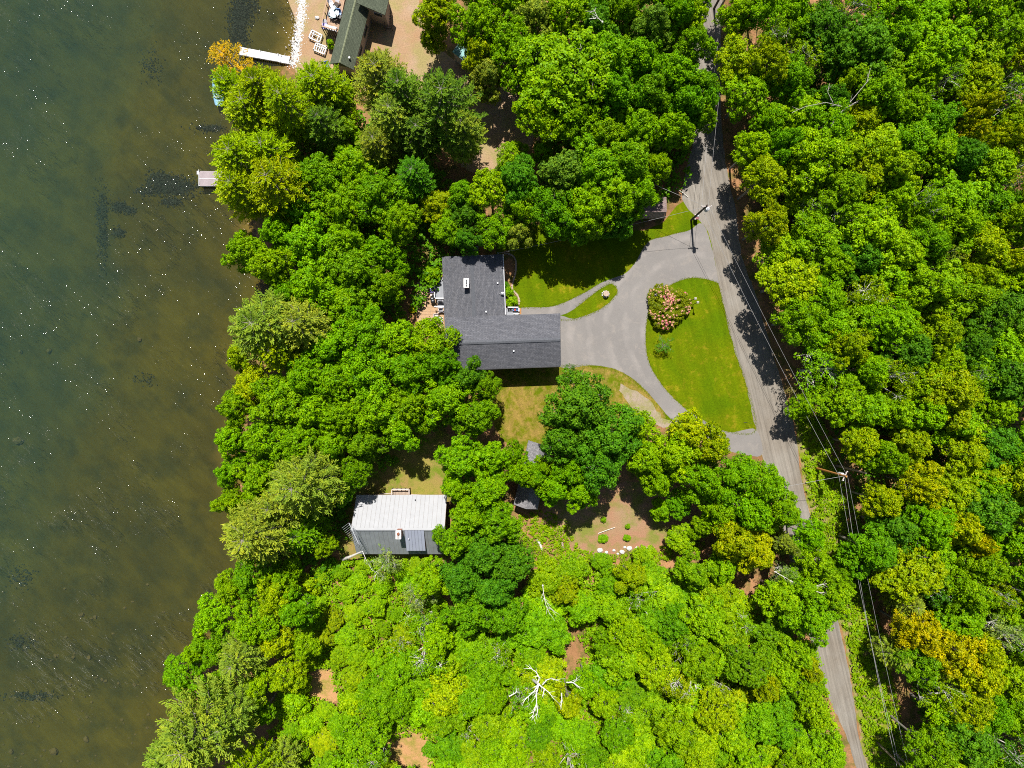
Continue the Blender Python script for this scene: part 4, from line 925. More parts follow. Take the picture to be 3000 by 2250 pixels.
# bird feeders and hook on the island
def feeder(px,py,h,label):
    r=empty('bird_feeder',P(px,py),label,'bird feeder'); MB().tube([(0,0,0),(0,0,h)],[.05,.045],6).build('post',M['wood_dark'],r)
    MB().box(-.1,.1,-.1,.1,h,h+.28).build('feeder_box',M['wood_pale'],r)
    MB().add([(-.16,-.16,h+.27),(.16,-.16,h+.27),(.16,.16,h+.27),(-.16,.16,h+.27),(-.16,0,h+.38),(.16,0,h+.38)],[(0,1,5,4),(2,3,4,5),(0,4,3),(1,2,5)]).build('feeder_roof',M['stone'],r)
feeder(2026,880,1.9,'taller post bird feeder right of the pink rhododendron'); feeder(2030,892,2.4,'lower crooked-arm bird feeder below the other feeder')
p=P(2185,1238); r=empty('plant_hook',p,'thin black hook stand near the lower tip of the lawn loop','hook stand')
MB().tube([(0,0,0),(0,0,1.3),(.15,0,1.45),(.4,0,1.4)],.02,5).build('hook',M['black'],r); MB().rbox((-.05,0,.02),(.5,.06,.03)).build('foot',M['black'],r)

# ================================================================== CABIN with metal roof
cab=empty('cabin',P(1165,1540),'cabin with bright ribbed metal roof below the dry yard','cabin')
ez,rz_=3.0,6.5
cx0=-22.07; cx1=-9.25; yN=P(0,1450,ez).y; yR=P(0,1552,rz_).y; yS=yR-(yN-yR)
n=21; pw=(cx1-cx0)/n
def panel_mesh(y_e,m,w=pw):
    # a pan with a raised rib and a slightly dented sheet
    vs=[];fs=[];ny=7; prof=[(0,.0),(.03,.028),(.06,.0),(w*.35,.004),(w*.65,-.002),(w-.012,0)]
    rr_=random.Random(int(y_e*10)+len(m.name))
    for j in range(ny+1):
        t=j/ny; y=yR+(y_e-yR)*t; z=rz_+(ez-rz_)*t
        for k,(x,dz) in enumerate(prof): vs.append((x,y-yR,z+dz+(rr_.uniform(-.008,.014) if k>2 else 0)))
    k=len(prof)
    for j in range(ny):
        for i in range(k-1):
            q=(j*k+i,j*k+i+1,(j+1)*k+i+1,(j+1)*k+i); fs.append(q if y_e<yR else q[::-1])
    mb=MB().add(vs,fs); return mb.mesh('roof_panel',m)
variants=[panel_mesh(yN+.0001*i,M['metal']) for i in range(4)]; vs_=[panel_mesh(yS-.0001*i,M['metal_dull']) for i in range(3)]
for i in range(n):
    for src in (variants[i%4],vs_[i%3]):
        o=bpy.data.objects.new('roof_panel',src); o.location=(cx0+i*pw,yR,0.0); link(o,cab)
for me in variants+vs_: pass
MB().slab([(cx0-.02,yN+.02,ez-.03),(cx0-.02,yR,rz_-.03),(cx1+.02,yR,rz_-.03),(cx1+.02,yN+.02,ez-.03)],.14).build('roof_deck',M['wood'],cab)
MB().slab([(cx0-.02,yR,rz_-.03),(cx0-.02,yS-.02,ez-.03),(cx1+.02,yS-.02,ez-.03),(cx1+.02,yR,rz_-.03)],.14).build('roof_deck',M['wood'],cab)
MB().add([(cx0-.03,yR+.22,rz_-.10),(cx1+.03,yR+.22,rz_-.10),(cx1+.03,yR,rz_+.09),(cx0-.03,yR,rz_+.09),(cx0-.03,yR-.22,rz_-.10),(cx1+.03,yR-.22,rz_-.10)],[(0,3,2,1),(3,4,5,2)]).build('ridge_cap',M['metal'],cab)
MB().box(cx0+.5,cx1-.5,yS+.5,yN-.5,0,ez-.2).build('wall',M['wall_brown'],cab)
for xx in (cx0+.5,cx1-.6):
    MB().add([(xx,yS+.6,ez-.2),(xx,yN-.6,ez-.2),(xx,yR,rz_-.5),(xx+.1,yS+.6,ez-.2),(xx+.1,yN-.6,ez-.2),(xx+.1,yR,rz_-.5)],[(0,2,1),(3,4,5),(0,3,5,2),(2,5,4,1)]).build('gable',M['wall_brown'],cab)
window(cab,cx0+2,cx0+3.2,yN-.48,1,2.1,'y',1); window(cab,cx1-4,cx1-2.8,yN-.48,1,2.1,'y',1); window(cab,cx0+3,cx0+4.2,yS+.48,1,2.1); window(cab,yR-1,yR+1,cx0+.48,1,2.1,'x')
MB().box(cx0+5.6,cx0+6.5,yN-.5,yN-.44,0,2.05).build('door',M['white'],cab)
# dormer on the south slope
dx0=P(1188,0,5.6).x; dx1=P(1245,0,5.4).x; dy=P(0,1612,4.6).y
dr=MB().slab([(dx0,yR-.05,rz_+.10),(dx0,dy,4.75),(dx1,dy,4.75),(dx1,yR-.05,rz_+.10)],.1).build('dormer',M['wood_dark'],cab)
nd=6; w_=(dx1-dx0)/nd
sl=(4.75-rz_-.10)/(dy-yR+.05)
for i in range(nd):
    xx=dx0+i*w_; vv=[]
    for y in (yR-.05,dy-.04):
        z=rz_+.11+(y-yR+.05)*sl
        for (ox,dz) in ((0,0),(.04,.045),(.08,0),(w_-.01,0)): vv.append((xx+ox,y,z+dz))
    MB().add(vv,[(4,5,1,0),(5,6,2,1),(6,7,3,2)]).build('roof_panel',M['metal_blue'],dr)
MB().add([(dx1-.1,yR-.3,rz_-.1),(dx1-.1,dy+.1,3.5),(dx1-.1,dy+.1,4.64),(dx1-.02,yR-.3,rz_-.1),(dx1-.02,dy+.1,3.5),(dx1-.02,dy+.1,4.64)],[(0,1,2),(3,5,4),(0,2,5,3),(1,4,5,2)]).build('dormer_cheek',M['brick'],dr)
MB().box(dx0+.1,dx1-.1,dy+.1,dy+.2,3.45,4.62).build('dormer_front',M['wall_brown'],dr)
ch,p=chimney(cab,1167,1567,4.6,8.0,.62,1.05)
MB().cyl((p.x,p.y+.16,p.z),.19,.3,12).build('flue',M['rust'],ch); MB().box(p.x-.16,p.x+.16,p.y-.46,p.y-.14,p.z,p.z+.1).build('flue_cover',M['stone'],ch)
vent(cab,1216,1465,3.5,.4,'black',.05); vent(cab,1197,1579,5.8,.4,'white',.05)
fixup(cab)
# antenna
ap=P(1040,1588); ant=empty('tv_antenna',(P(1046,1588,3).x-.7,P(0,1580,3).y,0),'large metal rooftop television antenna on a mast at the cabin end','antenna')
za=8.6; A0=P(1022,1532,za)-Vector((ant.location.x,ant.location.y,0)); A1=P(1050,1592,za)-Vector((ant.location.x,ant.location.y,0))
MB().tube([(0,0,0),(A0.lerp(A1,.6).x,A0.lerp(A1,.6).y,za)],[.04,.035],6).build('mast',M['steel'],ant)
MB().tube([A0,A1],[.045,.045],5).build('boom',M['steel'],ant)
dirb=(A1-A0).normalized(); perp=Vector((-dirb.y,dirb.x,0))
if perp.x>0: perp=-perp
perp=(perp+Vector((0,-.25,0))).normalized()
for i in range(12):
    c_=A0.lerp(A1,i/11.0); L=1.15-.055*i
    MB().tube([c_+perp*L,c_,c_+Vector((-perp.x,perp.y,0))*L*.9],[.02,.022,.02],4).build('element',M['steel'],ant)
# wooden steps / landing above cabin
st=empty('landing',P(1177,1440),'weathered wooden landing with rails above the cabin roof','landing')
lx0,lx1,ly0,ly1=P(1152,0).x,P(1202,0).x,P(0,1464).y,P(0,1430).y
for i in range(12):
    xa=lx0+(lx1-lx0)*i/12; MB().box(xa,xa+(lx1-lx0)/12-.02,ly0,ly1,.35,.4).build('board',M['wood'],st)
for (pa,pb) in (((lx0,ly1),(lx1,ly1)),((lx0,ly0),(lx0,ly1)),((lx1,ly0),(lx1,ly1))):
    c_=(Vector(pa)+Vector(pb))/2; L=(Vector(pb)-Vector(pa)).length
    MB().rbox((c_.x,c_.y,1.2),(L,.16,.05) if pa[1]==pb[1] else (.14,L,.05)).build('handrail',M['wood_pale'],st)
    for k in range(5):
        u=Vector(pa).lerp(Vector(pb),k/4); MB().box(u.x-.05,u.x+.05,u.y-.05,u.y+.05,.0,1.18).build('post',M['wood_dark'],st)
fixup(st)
o=MB().tube([P(1115,1446,.08),P(1152,1447,.08),P(1300,1452,.08)],.06,5).build('garden_edging',M['wood_pale']); tag(o,'thin pale timber edging on the soil along the upper cabin wall','edging')
p=P(948,1713); chr_=chair(948,1713,0,.5,'blue','small blue slatted chair alone on the soil in deep shade left of the undergrowth')

# ================================================================== GREEN-ROOFED COTTAGE (top left)
cot=empty('cottage',P(1030,100),'green-shingled lakeside cottage at the top of the photo','cottage')
dv=Vector((.247,-.969)); pv=Vector((.969,.247))
def cq(s,t,z,zz=None):   # s px along the ridge from the south end, t px across
    return P(966+dv.x*s+pv.x*t, 187+dv.y*s+pv.y*t, z)
ez3,rz3=3.2,4.5; w3=72.7; L3=330
a=cq(0,0,ez3); b=cq(L3,0,ez3); c=cq(L3,w3,ez3); d=cq(0,w3,ez3)
m0=(a+d)/2; m0.z=rz3; m1=(b+c)/2; m1.z=rz3
MB().slab([a,m0,m1,b],.16).build('roof',M['shingle_green'],cot); MB().slab([m0,d,c,m1],.16).build('roof',M['shingle_green'],cot)
capline(m0,m1,44,cot,plain('green_ridge',(.20,.22,.13),.9,var=.2,scale=5),.12)
def inset(pts,k):
    cc_=sum((Vector((p.x,p.y)) for p in pts),Vector((0,0)))/len(pts); return [Vector((p.x,p.y))+(cc_-Vector((p.x,p.y))).normalized()*k for p in pts]
iw=[a.lerp(d,.09)+(b-a)*.01,a.lerp(d,.93)+(b-a)*.01,b.lerp(c,.93),b.lerp(c,.09)]
MB().prism([(q.x,q.y) for q in iw],0,ez3-.1).build('wall',M['wall_tan'],cot)
MB().add([iw[0]+Vector((0,0,-.1)),iw[1]+Vector((0,0,-.1)),(iw[0]+iw[1])/2+Vector((0,0,1.0))],[(0,1,2)]).build('gable',M['shingle_green'],cot)
va=(iw[1]-iw[0]).normalized(); u_=(iw[2]-iw[1]).normalized(); ang_=math.atan2(u_.y,u_.x)
for k,s_ in enumerate((3.2,6.2)):
    pp=iw[1]+u_*s_; w=MB().rbox((pp.x,pp.y,1.7),(1.8,.08,.9),ang_).build('window',M['white'],cot); MB().rbox((pp.x+.0,pp.y,1.7),(1.7,.12,.8),ang_).build('pane',M['glass'],w)
# addition
z4=4.9
q0=P(1044,8,z4+.2); q1=P(1128,44,z4-.5); q2=P(1142,-15,z4-.5); q3=P(1075,-95,z4+.3)
MB().slab([q0,q1,q2,q3],.16).build('roof',M['shingle_green'],cot)
ins=[q0.lerp(q2,.16),q1.lerp(q3,.09),q2.lerp(q0,.09),q3.lerp(q1,.1)]
MB().prism([(q.x,q.y) for q in ins],0,4.25).build('wall',M['wall_tan'],cot)
pp=(ins[0]*.35+ins[1]*.65); w=MB().rbox((pp.x,pp.y-.02,2.9),(1.3,.1,.7),math.atan2((ins[1]-ins[0]).y,(ins[1]-ins[0]).x)).build('window',M['white'],cot); MB().rbox((pp.x,pp.y-.02,2.9),(1.2,.14,.6),math.atan2((ins[1]-ins[0]).y,(ins[1]-ins[0]).x)).build('pane',M['glass'],w)
vent(cot,1023,168,3.8,.35,'white',.1)
fixup(cot)
cdk=empty('cottage_deck',P(980,50),'tan wooden deck with railings along the lake side of the green-roofed cottage','deck')
zt=1.6; d0=[P(974,-40,zt),P(946,86,zt),P(990,98,zt),P(1018,-40,zt)]
for i in range(12):
    f0,f1=i/12,(i+.94)/12
    MB().slab([d0[0].lerp(d0[3],f0),d0[1].lerp(d0[2],f0),d0[1].lerp(d0[2],f1),d0[0].lerp(d0[3],f1)],.05).build('board',M['wood_tan'],cdk)
for (pa,pb) in ((d0[0],d0[1]),(d0[1],d0[2])):
    L=(pb-pa).length; c_=(pa+pb)/2; an=math.atan2((pb-pa).y,(pb-pa).x)
    MB().rbox((c_.x,c_.y,zt+.95),(L,.16,.05),an).build('handrail',M['wood_tan'],cdk)
    for k in range(7):
        u=pa.lerp(pb,k/6); MB().box(u.x-.05,u.x+.05,u.y-.05,u.y+.05,0,zt+.92).build('post',M['wood_dark'],cdk)
fixup(cdk)
def lounger(px,py,z,rz,m,label,L=1.7):
    r=empty('lounge_chair',P(px,py,z),label,'lounge chair',rz=rz)
    MB().rbox((0,-.2,.35),(.6,L*.65,.1)).build('cushion',M[m],r); MB().rbox((0,L*.34,.55),(.6,L*.35,.1),0,.6).build('backrest',M['cushion'],r)
    for sx in (-1,1): MB().rbox((sx*.31,0,.3),(.05,L,.06)).build('side_rail',M['white'],r)
    for sx in (-1,1):
        for sy in (-1,1): MB().box(sx*.28-.03,sx*.28+.03,sy*L*.4-.03,sy*L*.4+.03,0,.28).build('leg',M['white'],r)
lounger(973,16,zt,.5,'cushion','pale cushioned chair at the upper end of the cottage deck'); lounger(953,76,zt,0,'purple','lilac chair in the lower left corner of the cottage deck',1.3); lounger(972,86,zt,1.35,'cushion','lilac-grey sofa at the lower end of the cottage deck')
lounger(988,14,zt,-.6,'wood_dark','dark chair beside the pale cushioned chair on the cottage deck',1.0)
r=empty('patio_table',P(982,45,zt),'glass-topped table with chairs in the middle of the cottage deck','table')
MB().cyl((0,0,.7),.75,.04,16).build('tabletop',M['greytable'],r); MB().cyl((0,0,0),.06,.7,8).build('leg',M['black'],r)
for i,(dx,dy_,m,l) in enumerate([(14,-2,'blue','blue-grey chair right of the glass deck table'),(-8,8,'greytable','grey-green chair lower left of the glass deck table'),(14,9,'black','black chair lower right of the glass deck table'),(0,-14,'greytable','grey chair above the glass deck table'),(3,14,'wood_dark','brown chair below the glass deck table')]):
    chair(982+dx,45+dy_,zt,i*1.3,m,l,.95)
# white dock frames lying on the grass
def dframe(pts,label,slats):
    r=empty('slatted_platform',P(*pts[0],.3),label,'platform'); loc=Vector(r.location); Q=[P(*q,.45)-Vector((loc.x,loc.y,.3)) for q in pts]
    for i in range(4):
        p,q=Q[i],Q[(i+1)%4]; c_=(p+q)/2; MB().rbox(c_,((q-p).length+.12,.15,.14),math.atan2((q-p).y,(q-p).x)).build('rail',M['white'],r)
    for k in slats:
        p,q=Q[0].lerp(Q[1],k),Q[3].lerp(Q[2],k); c_=(p+q)/2; MB().rbox(c_,((q-p).length,.12,.12),math.atan2((q-p).y,(q-p).x)).build('slat',M['white'],r)
    for k in (.33,):
        p,q=Q[0].lerp(Q[3],k),Q[1].lerp(Q[2],k); c_=(p+q)/2; MB().rbox(c_,((q-p).length,.1,.1),math.atan2((q-p).y,(q-p).x)).build('slat',M['white'],r)
    for q in Q: MB().box(q.x-.06,q.x+.06,q.y-.06,q.y+.06,-.3,.1).build('leg',M['white'],r)
dframe([(914,88),(944,103),(936,124),(905,110)],'upper of the two white wooden frames on the grass by the pebble beach',(.25,.75))
dframe([(926,126),(957,137),(950,159),(919,146)],'lower white slatted frame beside the cottage corner',(.2,.42,.62,.8))
# propane tanks, kayaks, garden things
for i,(x,y,r_,l,m) in enumerate([(1011,232,.34,'blue-white round propane tank behind the cottage','propane'),(1012,246,.26,'small white propane tank below the larger one','white'),(1020,216,.3,'grey tank half under the cottage eave','steel')]):
    r=empty('propane_tank',P(x,y),l,'tank'); MB().cyl((0,0,.06),r_,.75,16).ell((0,0,.8),r_,r_,.22,16,8).build('body',M[m],r,True); MB().cyl((0,0,1.0),.12,.12,10).build('collar',M['steel'],r); MB().cyl((0,0,0),r_*.8,.06,12).build('foot_ring',M['steel'],r)
r=empty('blue_chair',P(958,196),'x','chair'); bpy.data.objects.remove(r)
chair(962,195,0,.4,'blue','blue chair on the gravel at the lower left corner of the cottage')
def kayak(px,py,rz,m,label,L=3.1,z=.05):
    r=empty('kayak',P(px,py,z),label,'kayak',rz=rz); n=12; vs=[];fs=[];k=10
    for i in range(n+1):
        t=i/n; y=(t-.5)*L; w=.36*math.sin(math.pi*min(max(t,.02),.98))**.7; hh=.17+.05*abs(2*t-1)
        for j in range(k):
            a=2*math.pi*j/k; vs.append((w*math.cos(a),y,.2+hh*math.sin(a)*(.75 if math.sin(a)>0 else 1)))
    for i in range(n):
        for j in range(k): fs.append((i*k+j,i*k+(j+1)%k,(i+1)*k+(j+1)%k,(i+1)*k+j))
    fs.append(tuple(range(k))[::-1]); fs.append(tuple(n*k+j for j in range(k)))
    MB().add(vs,fs).build('hull',M[m],r,True); MB().ell((0,-.05,.31),.22,.42,.05,14,5).build('cockpit',M['black'],r); MB().rbox((0,-.35,.42),(.32,.06,.22),0,.2).build('seat_back',M['black'],r)
    return r
kayak(1064,232,-.5,'orange','orange kayak leaning into the pine branches behind the cottage'); kayak(957,402,-.2,'teal','turquoise kayak under the trees below the cottage'); kayak(943,392,-.15,'blue','blue kayak just left of the turquoise one')
kayak(976,418,-.25,'red','red-orange kayak right of the turquoise one'); kayak(984,432,-.5,'red','second red kayak lying below the first red one',2.4)
# walkway with red rail at cottage south end
r=empty('gangway',P(975,215),'narrow tan boardwalk with red rail at the lower end of the cottage','boardwalk')
for i in range(8): MB().rbox((0,1.0-.4*i,.5),(1.0,.36,.05),-.12).build('board',M['wood_tan'],r)
MB().rbox((.55,-.4,1.2),(.08,3.0,.06),-.12).build('handrail',M['brick'],r)
for i in range(4): MB().box(.5,.6,.8-.9*i,.9-.9*i,0,1.18).build('post',M['brick'],r)
# stairs at the addition's right
r=empty('stairs',P(1140,70),'open wooden stairs at the right corner of the cottage addition','stairs')
for i in range(6): MB().rbox((0,.9-.3*i,1.2-.2*i),(.9,.28,.05)).build('step',M['wood_tan'],r)
for sx in (-1,1): MB().tube([(sx*.5,1.6,2.2),(sx*.5,-1.0,.95)],.05,5).tube([(sx*.5,-1.0,0),(sx*.5,-1.0,.95)],.05,5).tube([(sx*.5,1.2,0),(sx*.5,1.2,2.1)],.05,5).build('handrail',M['wood_dark'],r)

# ================================================================== DOCKS
def dock(name,corners,z,m,label,plank,legs,rails=None,cross=True):
    r=empty(name,P(*corners[0],0),label,'dock'); loc=Vector((r.location.x,r.location.y,0)); Q=[P(*q,z)-loc for q in corners]
    L=((Q[1]-Q[0]).length+(Q[2]-Q[3]).length)/2; n=int(L/plank)
    for i in range(n):
        f0=i/n; f1=(i+.92)/n
        MB().slab([Q[0].lerp(Q[1],f0),Q[3].lerp(Q[2],f0),Q[3].lerp(Q[2],f1),Q[0].lerp(Q[1],f1)],.05).build('plank',M[m],r)
    for (u,v) in legs:
        p=Q[0].lerp(Q[1],u).lerp(Q[3].lerp(Q[2],u),v); MB().tube([(p.x,p.y,-2.2),(p.x,p.y,z+.25)],.05,6).build('post',M['steel'],r)
    for k in (0,1):
        p,q=(Q[0],Q[1]) if k==0 else (Q[3],Q[2]); c_=(p+q)/2; MB().rbox((c_.x,c_.y,z-.14),((q-p).length,.06,.16),math.atan2((q-p).y,(q-p).x)).build('side_beam',M['steel' if m!='white' else 'wood_pale'],r)
    return r,Q
dock('dock',[(703,137),(822,160),(819,181),(699,160)],.15,'white','long white dock reaching into the lake above the pines',.3,[(0.02,.05),(.02,.95),(.5,.05),(.5,.95),(.95,.05)])
dock('dock',[(822,161),(850,165),(846,187),(818,182)],.18,'white','short white gangplank joining the long dock to the beach',.3,[(.1,.1),(.1,.9)])
r,Q=dock('dock',[(583,501),(740,505),(740,545),(585,545)],.15,'dock_board','grey-mauve plank dock jutting from under the pines',.16,[(.01,.0),(.01,1.),(.5,0),(.5,1)])
p,q=Q[0].lerp(Q[3],.5),Q[1].lerp(Q[2],.5); c_=(p+q)/2; MB().rbox((c_.x,c_.y,.17),((q-p).length,.07,.03),math.atan2((q-p).y,(q-p).x)).build('centre_strip',M['white'],r)
p,q=Q[0],Q[3]; c_=(p+q)/2; MB().rbox((c_.x-.04,c_.y,.14),(.10,(q-p).length,.14)).build('end_beam',M['white'],r); MB().box(Q[0].x-.3,Q[0].x,Q[0].y-.5,Q[0].y,.1,.2).build('corner_step',M['cushion'],r)
# things on pontoon under the pines (pale blue boat cover)
r=empty('rowing_boat',P(640,265,WZ),'pale blue boat half hidden under the pines at the shore','boat',rz=.15)
vs=[];fs=[];n=10;k=7
for i in range(n+1):
    t=i/n; y=(t-.5)*4.4; w=.75*(math.sin(math.pi*(.08+.62*(1-t))))**.6 if t<1 else .02
    for j in range(k): a=math.pi*j/(k-1); vs.append((w*math.cos(a),y,.42-.5*math.sin(a)))
for i in range(n):
    for j in range(k-1): fs.append((i*k+j,i*k+j+1,(i+1)*k+j+1,(i+1)*k+j))
M['paleblue']=plain('pale_blue_hull',(.25,.45,.60),.4,var=.1)
MB().add(vs,fs).build('hull',M['paleblue'],r,True)
for y in (-1,0.2,1.2): MB().box(-.6,.6,y-.13,y+.13,.3,.34).build('bench',M['white'],r)

# ================================================================== SHEDS
sh1=empty('shed',P(1925,615),'brown-roofed roadside shed half under the trees near the utility pole','shed')
ez5,rz5=2.1,3.2
a=P(1880,578,ez5);b=P(1952,577,ez5);c=P(1950,640,ez5-.1);d=P(1868,640,ez5-.1); e=P(1878,621,rz5); f=P(1953,621,rz5)
MB().slab([a,e,f,b],.1).build('roof',M['shingle_brown'],sh1)
nb=20
for i in range(nb):
    f0,f1=i/nb,(i+.85)/nb; MB().slab([e.lerp(f,f0),d.lerp(c,f0),d.lerp(c,f1),e.lerp(f,f1)],.06).build('roof_board',M['wood'],sh1)
MB().box(P(1885,0).x,P(1945,0).x,P(0,628).y,P(0,590).y,0,2.0).build('wall',M['wall_brown'],sh1)
for x in (1880,1905,1925,1943): q=P(x,640,1.9); MB().box(q.x-.05,q.x+.05,q.y,q.y+.1,0,1.95).build('post',M['wood_dark'],sh1)
fixup(sh1)
sh2=empty('shed',P(1340,170),'small teal-topped shed with pale board sides at the edge of the dirt yard','shed')
zt2=2.6; a=P(1325,152,zt2);b=P(1366,185,zt2);c=P(1385,160,zt2);d=P(1345,125,zt2)
MB().slab([a,b,c,d],.1).build('roof',plain('teal_roof',(.16,.34,.33),.6,var=.2),sh2)
bb=[a.lerp(c,.08),b.lerp(d,.08),c.lerp(a,.08),d.lerp(b,.08)]
MB().prism([(q.x,q.y) for q in bb],0,2.5).build('wall',M['deck_grey'],sh2)
for i in range(6):
    u=bb[0].lerp(bb[1],(i+.5)/6); MB().rbox((u.x-.02,u.y-.03,1.25),(.34,.05,2.4),math.atan2((bb[1]-bb[0]).y,(bb[1]-bb[0]).x)).build('side_board',M['stone'],sh2)
fixup(sh2)
# hidden grey-roofed cottage under the trees
hc=empty('hidden_cottage',P(1555,1385),'grey-roofed cottage showing in patches between the tree crowns','cottage')
ez6,rz6=3.0,4.6
a=P(1548,1290,ez6);b=P(1615,1306,ez6);c=P(1575,1492,ez6);d=P(1505,1478,ez6); m0=(a+b)/2;m0.z=rz6;m1=(c+d)/2;m1.z=rz6
MB().slab([a,d,m1,m0],.15).build('roof',M['shingle_grey'],hc); MB().slab([m0,m1,c,b],.15).build('roof',M['shingle_grey'],hc)
ii=[a.lerp(c,.06),b.lerp(d,.06),c.lerp(a,.06),d.lerp(b,.06)]
MB().prism([(q.x,q.y) for q in ii],0,2.95).build('wall',M['wall_tan'],hc)
MB().add([d+Vector((.3,.3,-.16)),c+Vector((-.3,.3,-.16)),m1+Vector((0,.3,-.25))],[(0,1,2)]).build('gable',M['wall_tan'],hc)
fixup(hc)

# ================================================================== POLES AND WIRES
def pole(px,py,h,m,label,trans=None,arm=None,lean=(0,0)):
    r=empty('utility_pole',P(px,py),label,'utility pole')
    MB().tube([(0,0,0),(lean[0],lean[1],h)],[.17,.12],9).build('shaft',M[m],r)
    if trans:
        tz,dx,dy=trans; MB().cyl((dx,dy,tz-.9),.26,.9,14).ell((dx,dy,tz),.26,.26,.1,14,6).build('transformer',M['white'],r)
        MB().rbox((dx/2,dy/2,tz-.5),(abs(dx)+.1,.08,.1),math.atan2(dy,dx)).build('bracket',M['steel'],r)
        for s in (-.1,.1): MB().cyl((dx+s,dy,tz+.08),.045,.22,6).build('bushing',M['concrete'],r)
    if arm is not None:
        ca,sa=math.cos(arm),math.sin(arm)
        MB().rbox((0,0,h-.5),(1.5,.1,.12),arm).build('crossarm',M['wood_pale'],r)
        for s in (-.65,0,.65): MB().cyl((ca*s,sa*s,h-.44),.05,.18,6).build('insulator',M['concrete'],r)
    return r
pole(2025,645,8.3,'wood_dark','dark wooden utility pole at the driveway mouth with a white transformer on top',(8.0,.15,-.38),0.0)
pole(2390,1371,9.2,'orange_wood','orange-brown utility pole among the trees right of the road',(7.4,.35,0),1.1)
pole(2450,1364,8.4,'wood','bare weathered grey pole beside the orange-brown one, without wires',None,None)
pole(2570,2175,8.0,'wood','weathered utility pole near the bottom right corner',None,.9)
pole(2092,25,8.3,'wood_dark','utility pole by the road at the top edge of the photo',None,.0)
T1=P(2025,645)+Vector((0,0,8.1)); T2=P(2390,1371)+Vector((0,0,9)); T3=P(2570,2175)+Vector((0,0,7.8)); T0=P(2092,25)+Vector((0,0,8.1))
def wire(p,q,sag,label,r=.022,n=26):
    pts=[p.lerp(q,i/n)-Vector((0,0,sag*4*(i/n)*(1-i/n))) for i in range(n+1)]
    return tag(MB().tube(pts,r,4).build('power_line',M['cable']),label,'power line','overhead wires between the utility poles')
for nm,(p,q) in {'from the top edge to the driveway pole':(T0,T1),'from the driveway pole to the orange-brown pole':(T1,T2),'from the orange-brown pole to the bottom corner pole':(T2,T3)}.items():
    wire(p+Vector((.1,0,.3)),q+Vector((.1,0,.3)),.5,'highest thin overhead wire '+nm,.015)
    wire(p+Vector((-.5,0,-.9)),q+Vector((-.5,0,-.9)),.9,'lower sagging overhead cable '+nm,.018)
    if 'bottom' in nm: wire(p+Vector((.4,0,-1.2)),q+Vector((-.7,0,-1.4)),1.1,'third overhead line '+nm,.025)
wire(T1+Vector((0,0,-.5)),P(1459,742,4.6),1.0,'thin service wire from the driveway pole to the main house',.016)
wire(T1+Vector((0,0,-.3)),P(1700,440,7.5),.5,'thin service wire running from the driveway pole up into the trees',.02)
p4=P(2570,2175); wire(T2+Vector((0,0,-.3)),P(2235,1440,6.5),.3,'short side wire from the orange-brown pole over the road',.02)
# mailbox by the pole
r=empty('mailbox',P(2036,640),'white and dark red mailbox cluster beside the driveway pole','mailbox')
MB().tube([(0,-.05,0),(0,-.05,1.0)],.05,6).build('post',M['wood_dark'],r); MB().rbox((0,.1,1.2),(.5,.28,.26)).build('box',M['white'],r,bevel=.05); MB().rbox((.03,-.25,1.1),(.42,.3,.22)).build('newspaper_box',plain('maroon',(.22,.06,.07),.5),r)
MB().rbox((0,0,1.0),(.6,.8,.04)).build('board',M['wood_pale'],r)
# logs
def log(px0,py0,px1,py1,r_,m,label,z=.2):
    p=P(px0,py0,z);q=P(px1,py1,z); root=bpy.data.objects.new('log',MB().tube([(0,0,0),(q-p)*.5+Vector((.05,.05,.03)),q-p],[r_,r_*.9,r_*.75],8).mesh('log',M[m])); root.location=p; link(root); return tag(root,label,'log','fallen logs')
log(1574,1580,1589,1612,.2,'birch','pale log with a pink end left of the mulch clearing'); log(1646,1588,1649,1606,.17,'wood','short brown log stump left of the boulder row'); log(1794,1683,1799,1712,.2,'birch','short pale log in the hole below the boulder row')
log(1752,1563,1802,1545,.06,'birch','thin pale pole lying across the mulch clearing'); log(1980,552,2015,577,.07,'birch','pale straight log in the tree shade above the roadside shed',.1)
log(2180,1470,2240,1485,.08,'wood','thin branch lying on the left road verge')

# ================================================================== DEAD TREES
def dead_tree(name, px,py,h,label,segs,m='dead',r0=.16):
    """segs: polylines of (px,py,z) drawn where the limbs stand"""
    b=P(px,py); r=empty(name,b,label,'dead tree'); B=Vector((b.x,b.y,0))
    top=P(*segs[0][0][:2],segs[0][0][2])-B
    MB().tube([(0,0,0),(top.x*.4,top.y*.4,top.z*.5),top],[.25,.2,r0],8).build('trunk',M[m],r)
    rr=random.Random(len(segs))
    for s in segs:
        pts=[P(x,y,z)-B for x,y,z in s]; n=len(pts); w=.085 if m=='dead' else .05
        MB().tube(pts,[max(.03,w*(1-.75*i/(n-1))) for i in range(n)],5).build('limb',M[m],r)
        mb=MB()
        for i in range(n-1):
            for k in range(3):
                u=pts[i].lerp(pts[i+1],rr.random()); d_=(pts[i+1]-pts[i]).normalized(); d_=Vector((d_.x+rr.uniform(-.9,.9),d_.y+rr.uniform(-.9,.9),rr.uniform(-.1,.5)))*rr.uniform(.3,.9)
                mb.tube([u,u+d_*.5,u+d_+Vector((0,0,.05))],[.03,.022,.01],3,False)
        o=mb.build('twigs',M[m],r); o['kind']='stuff'
Z=9.8
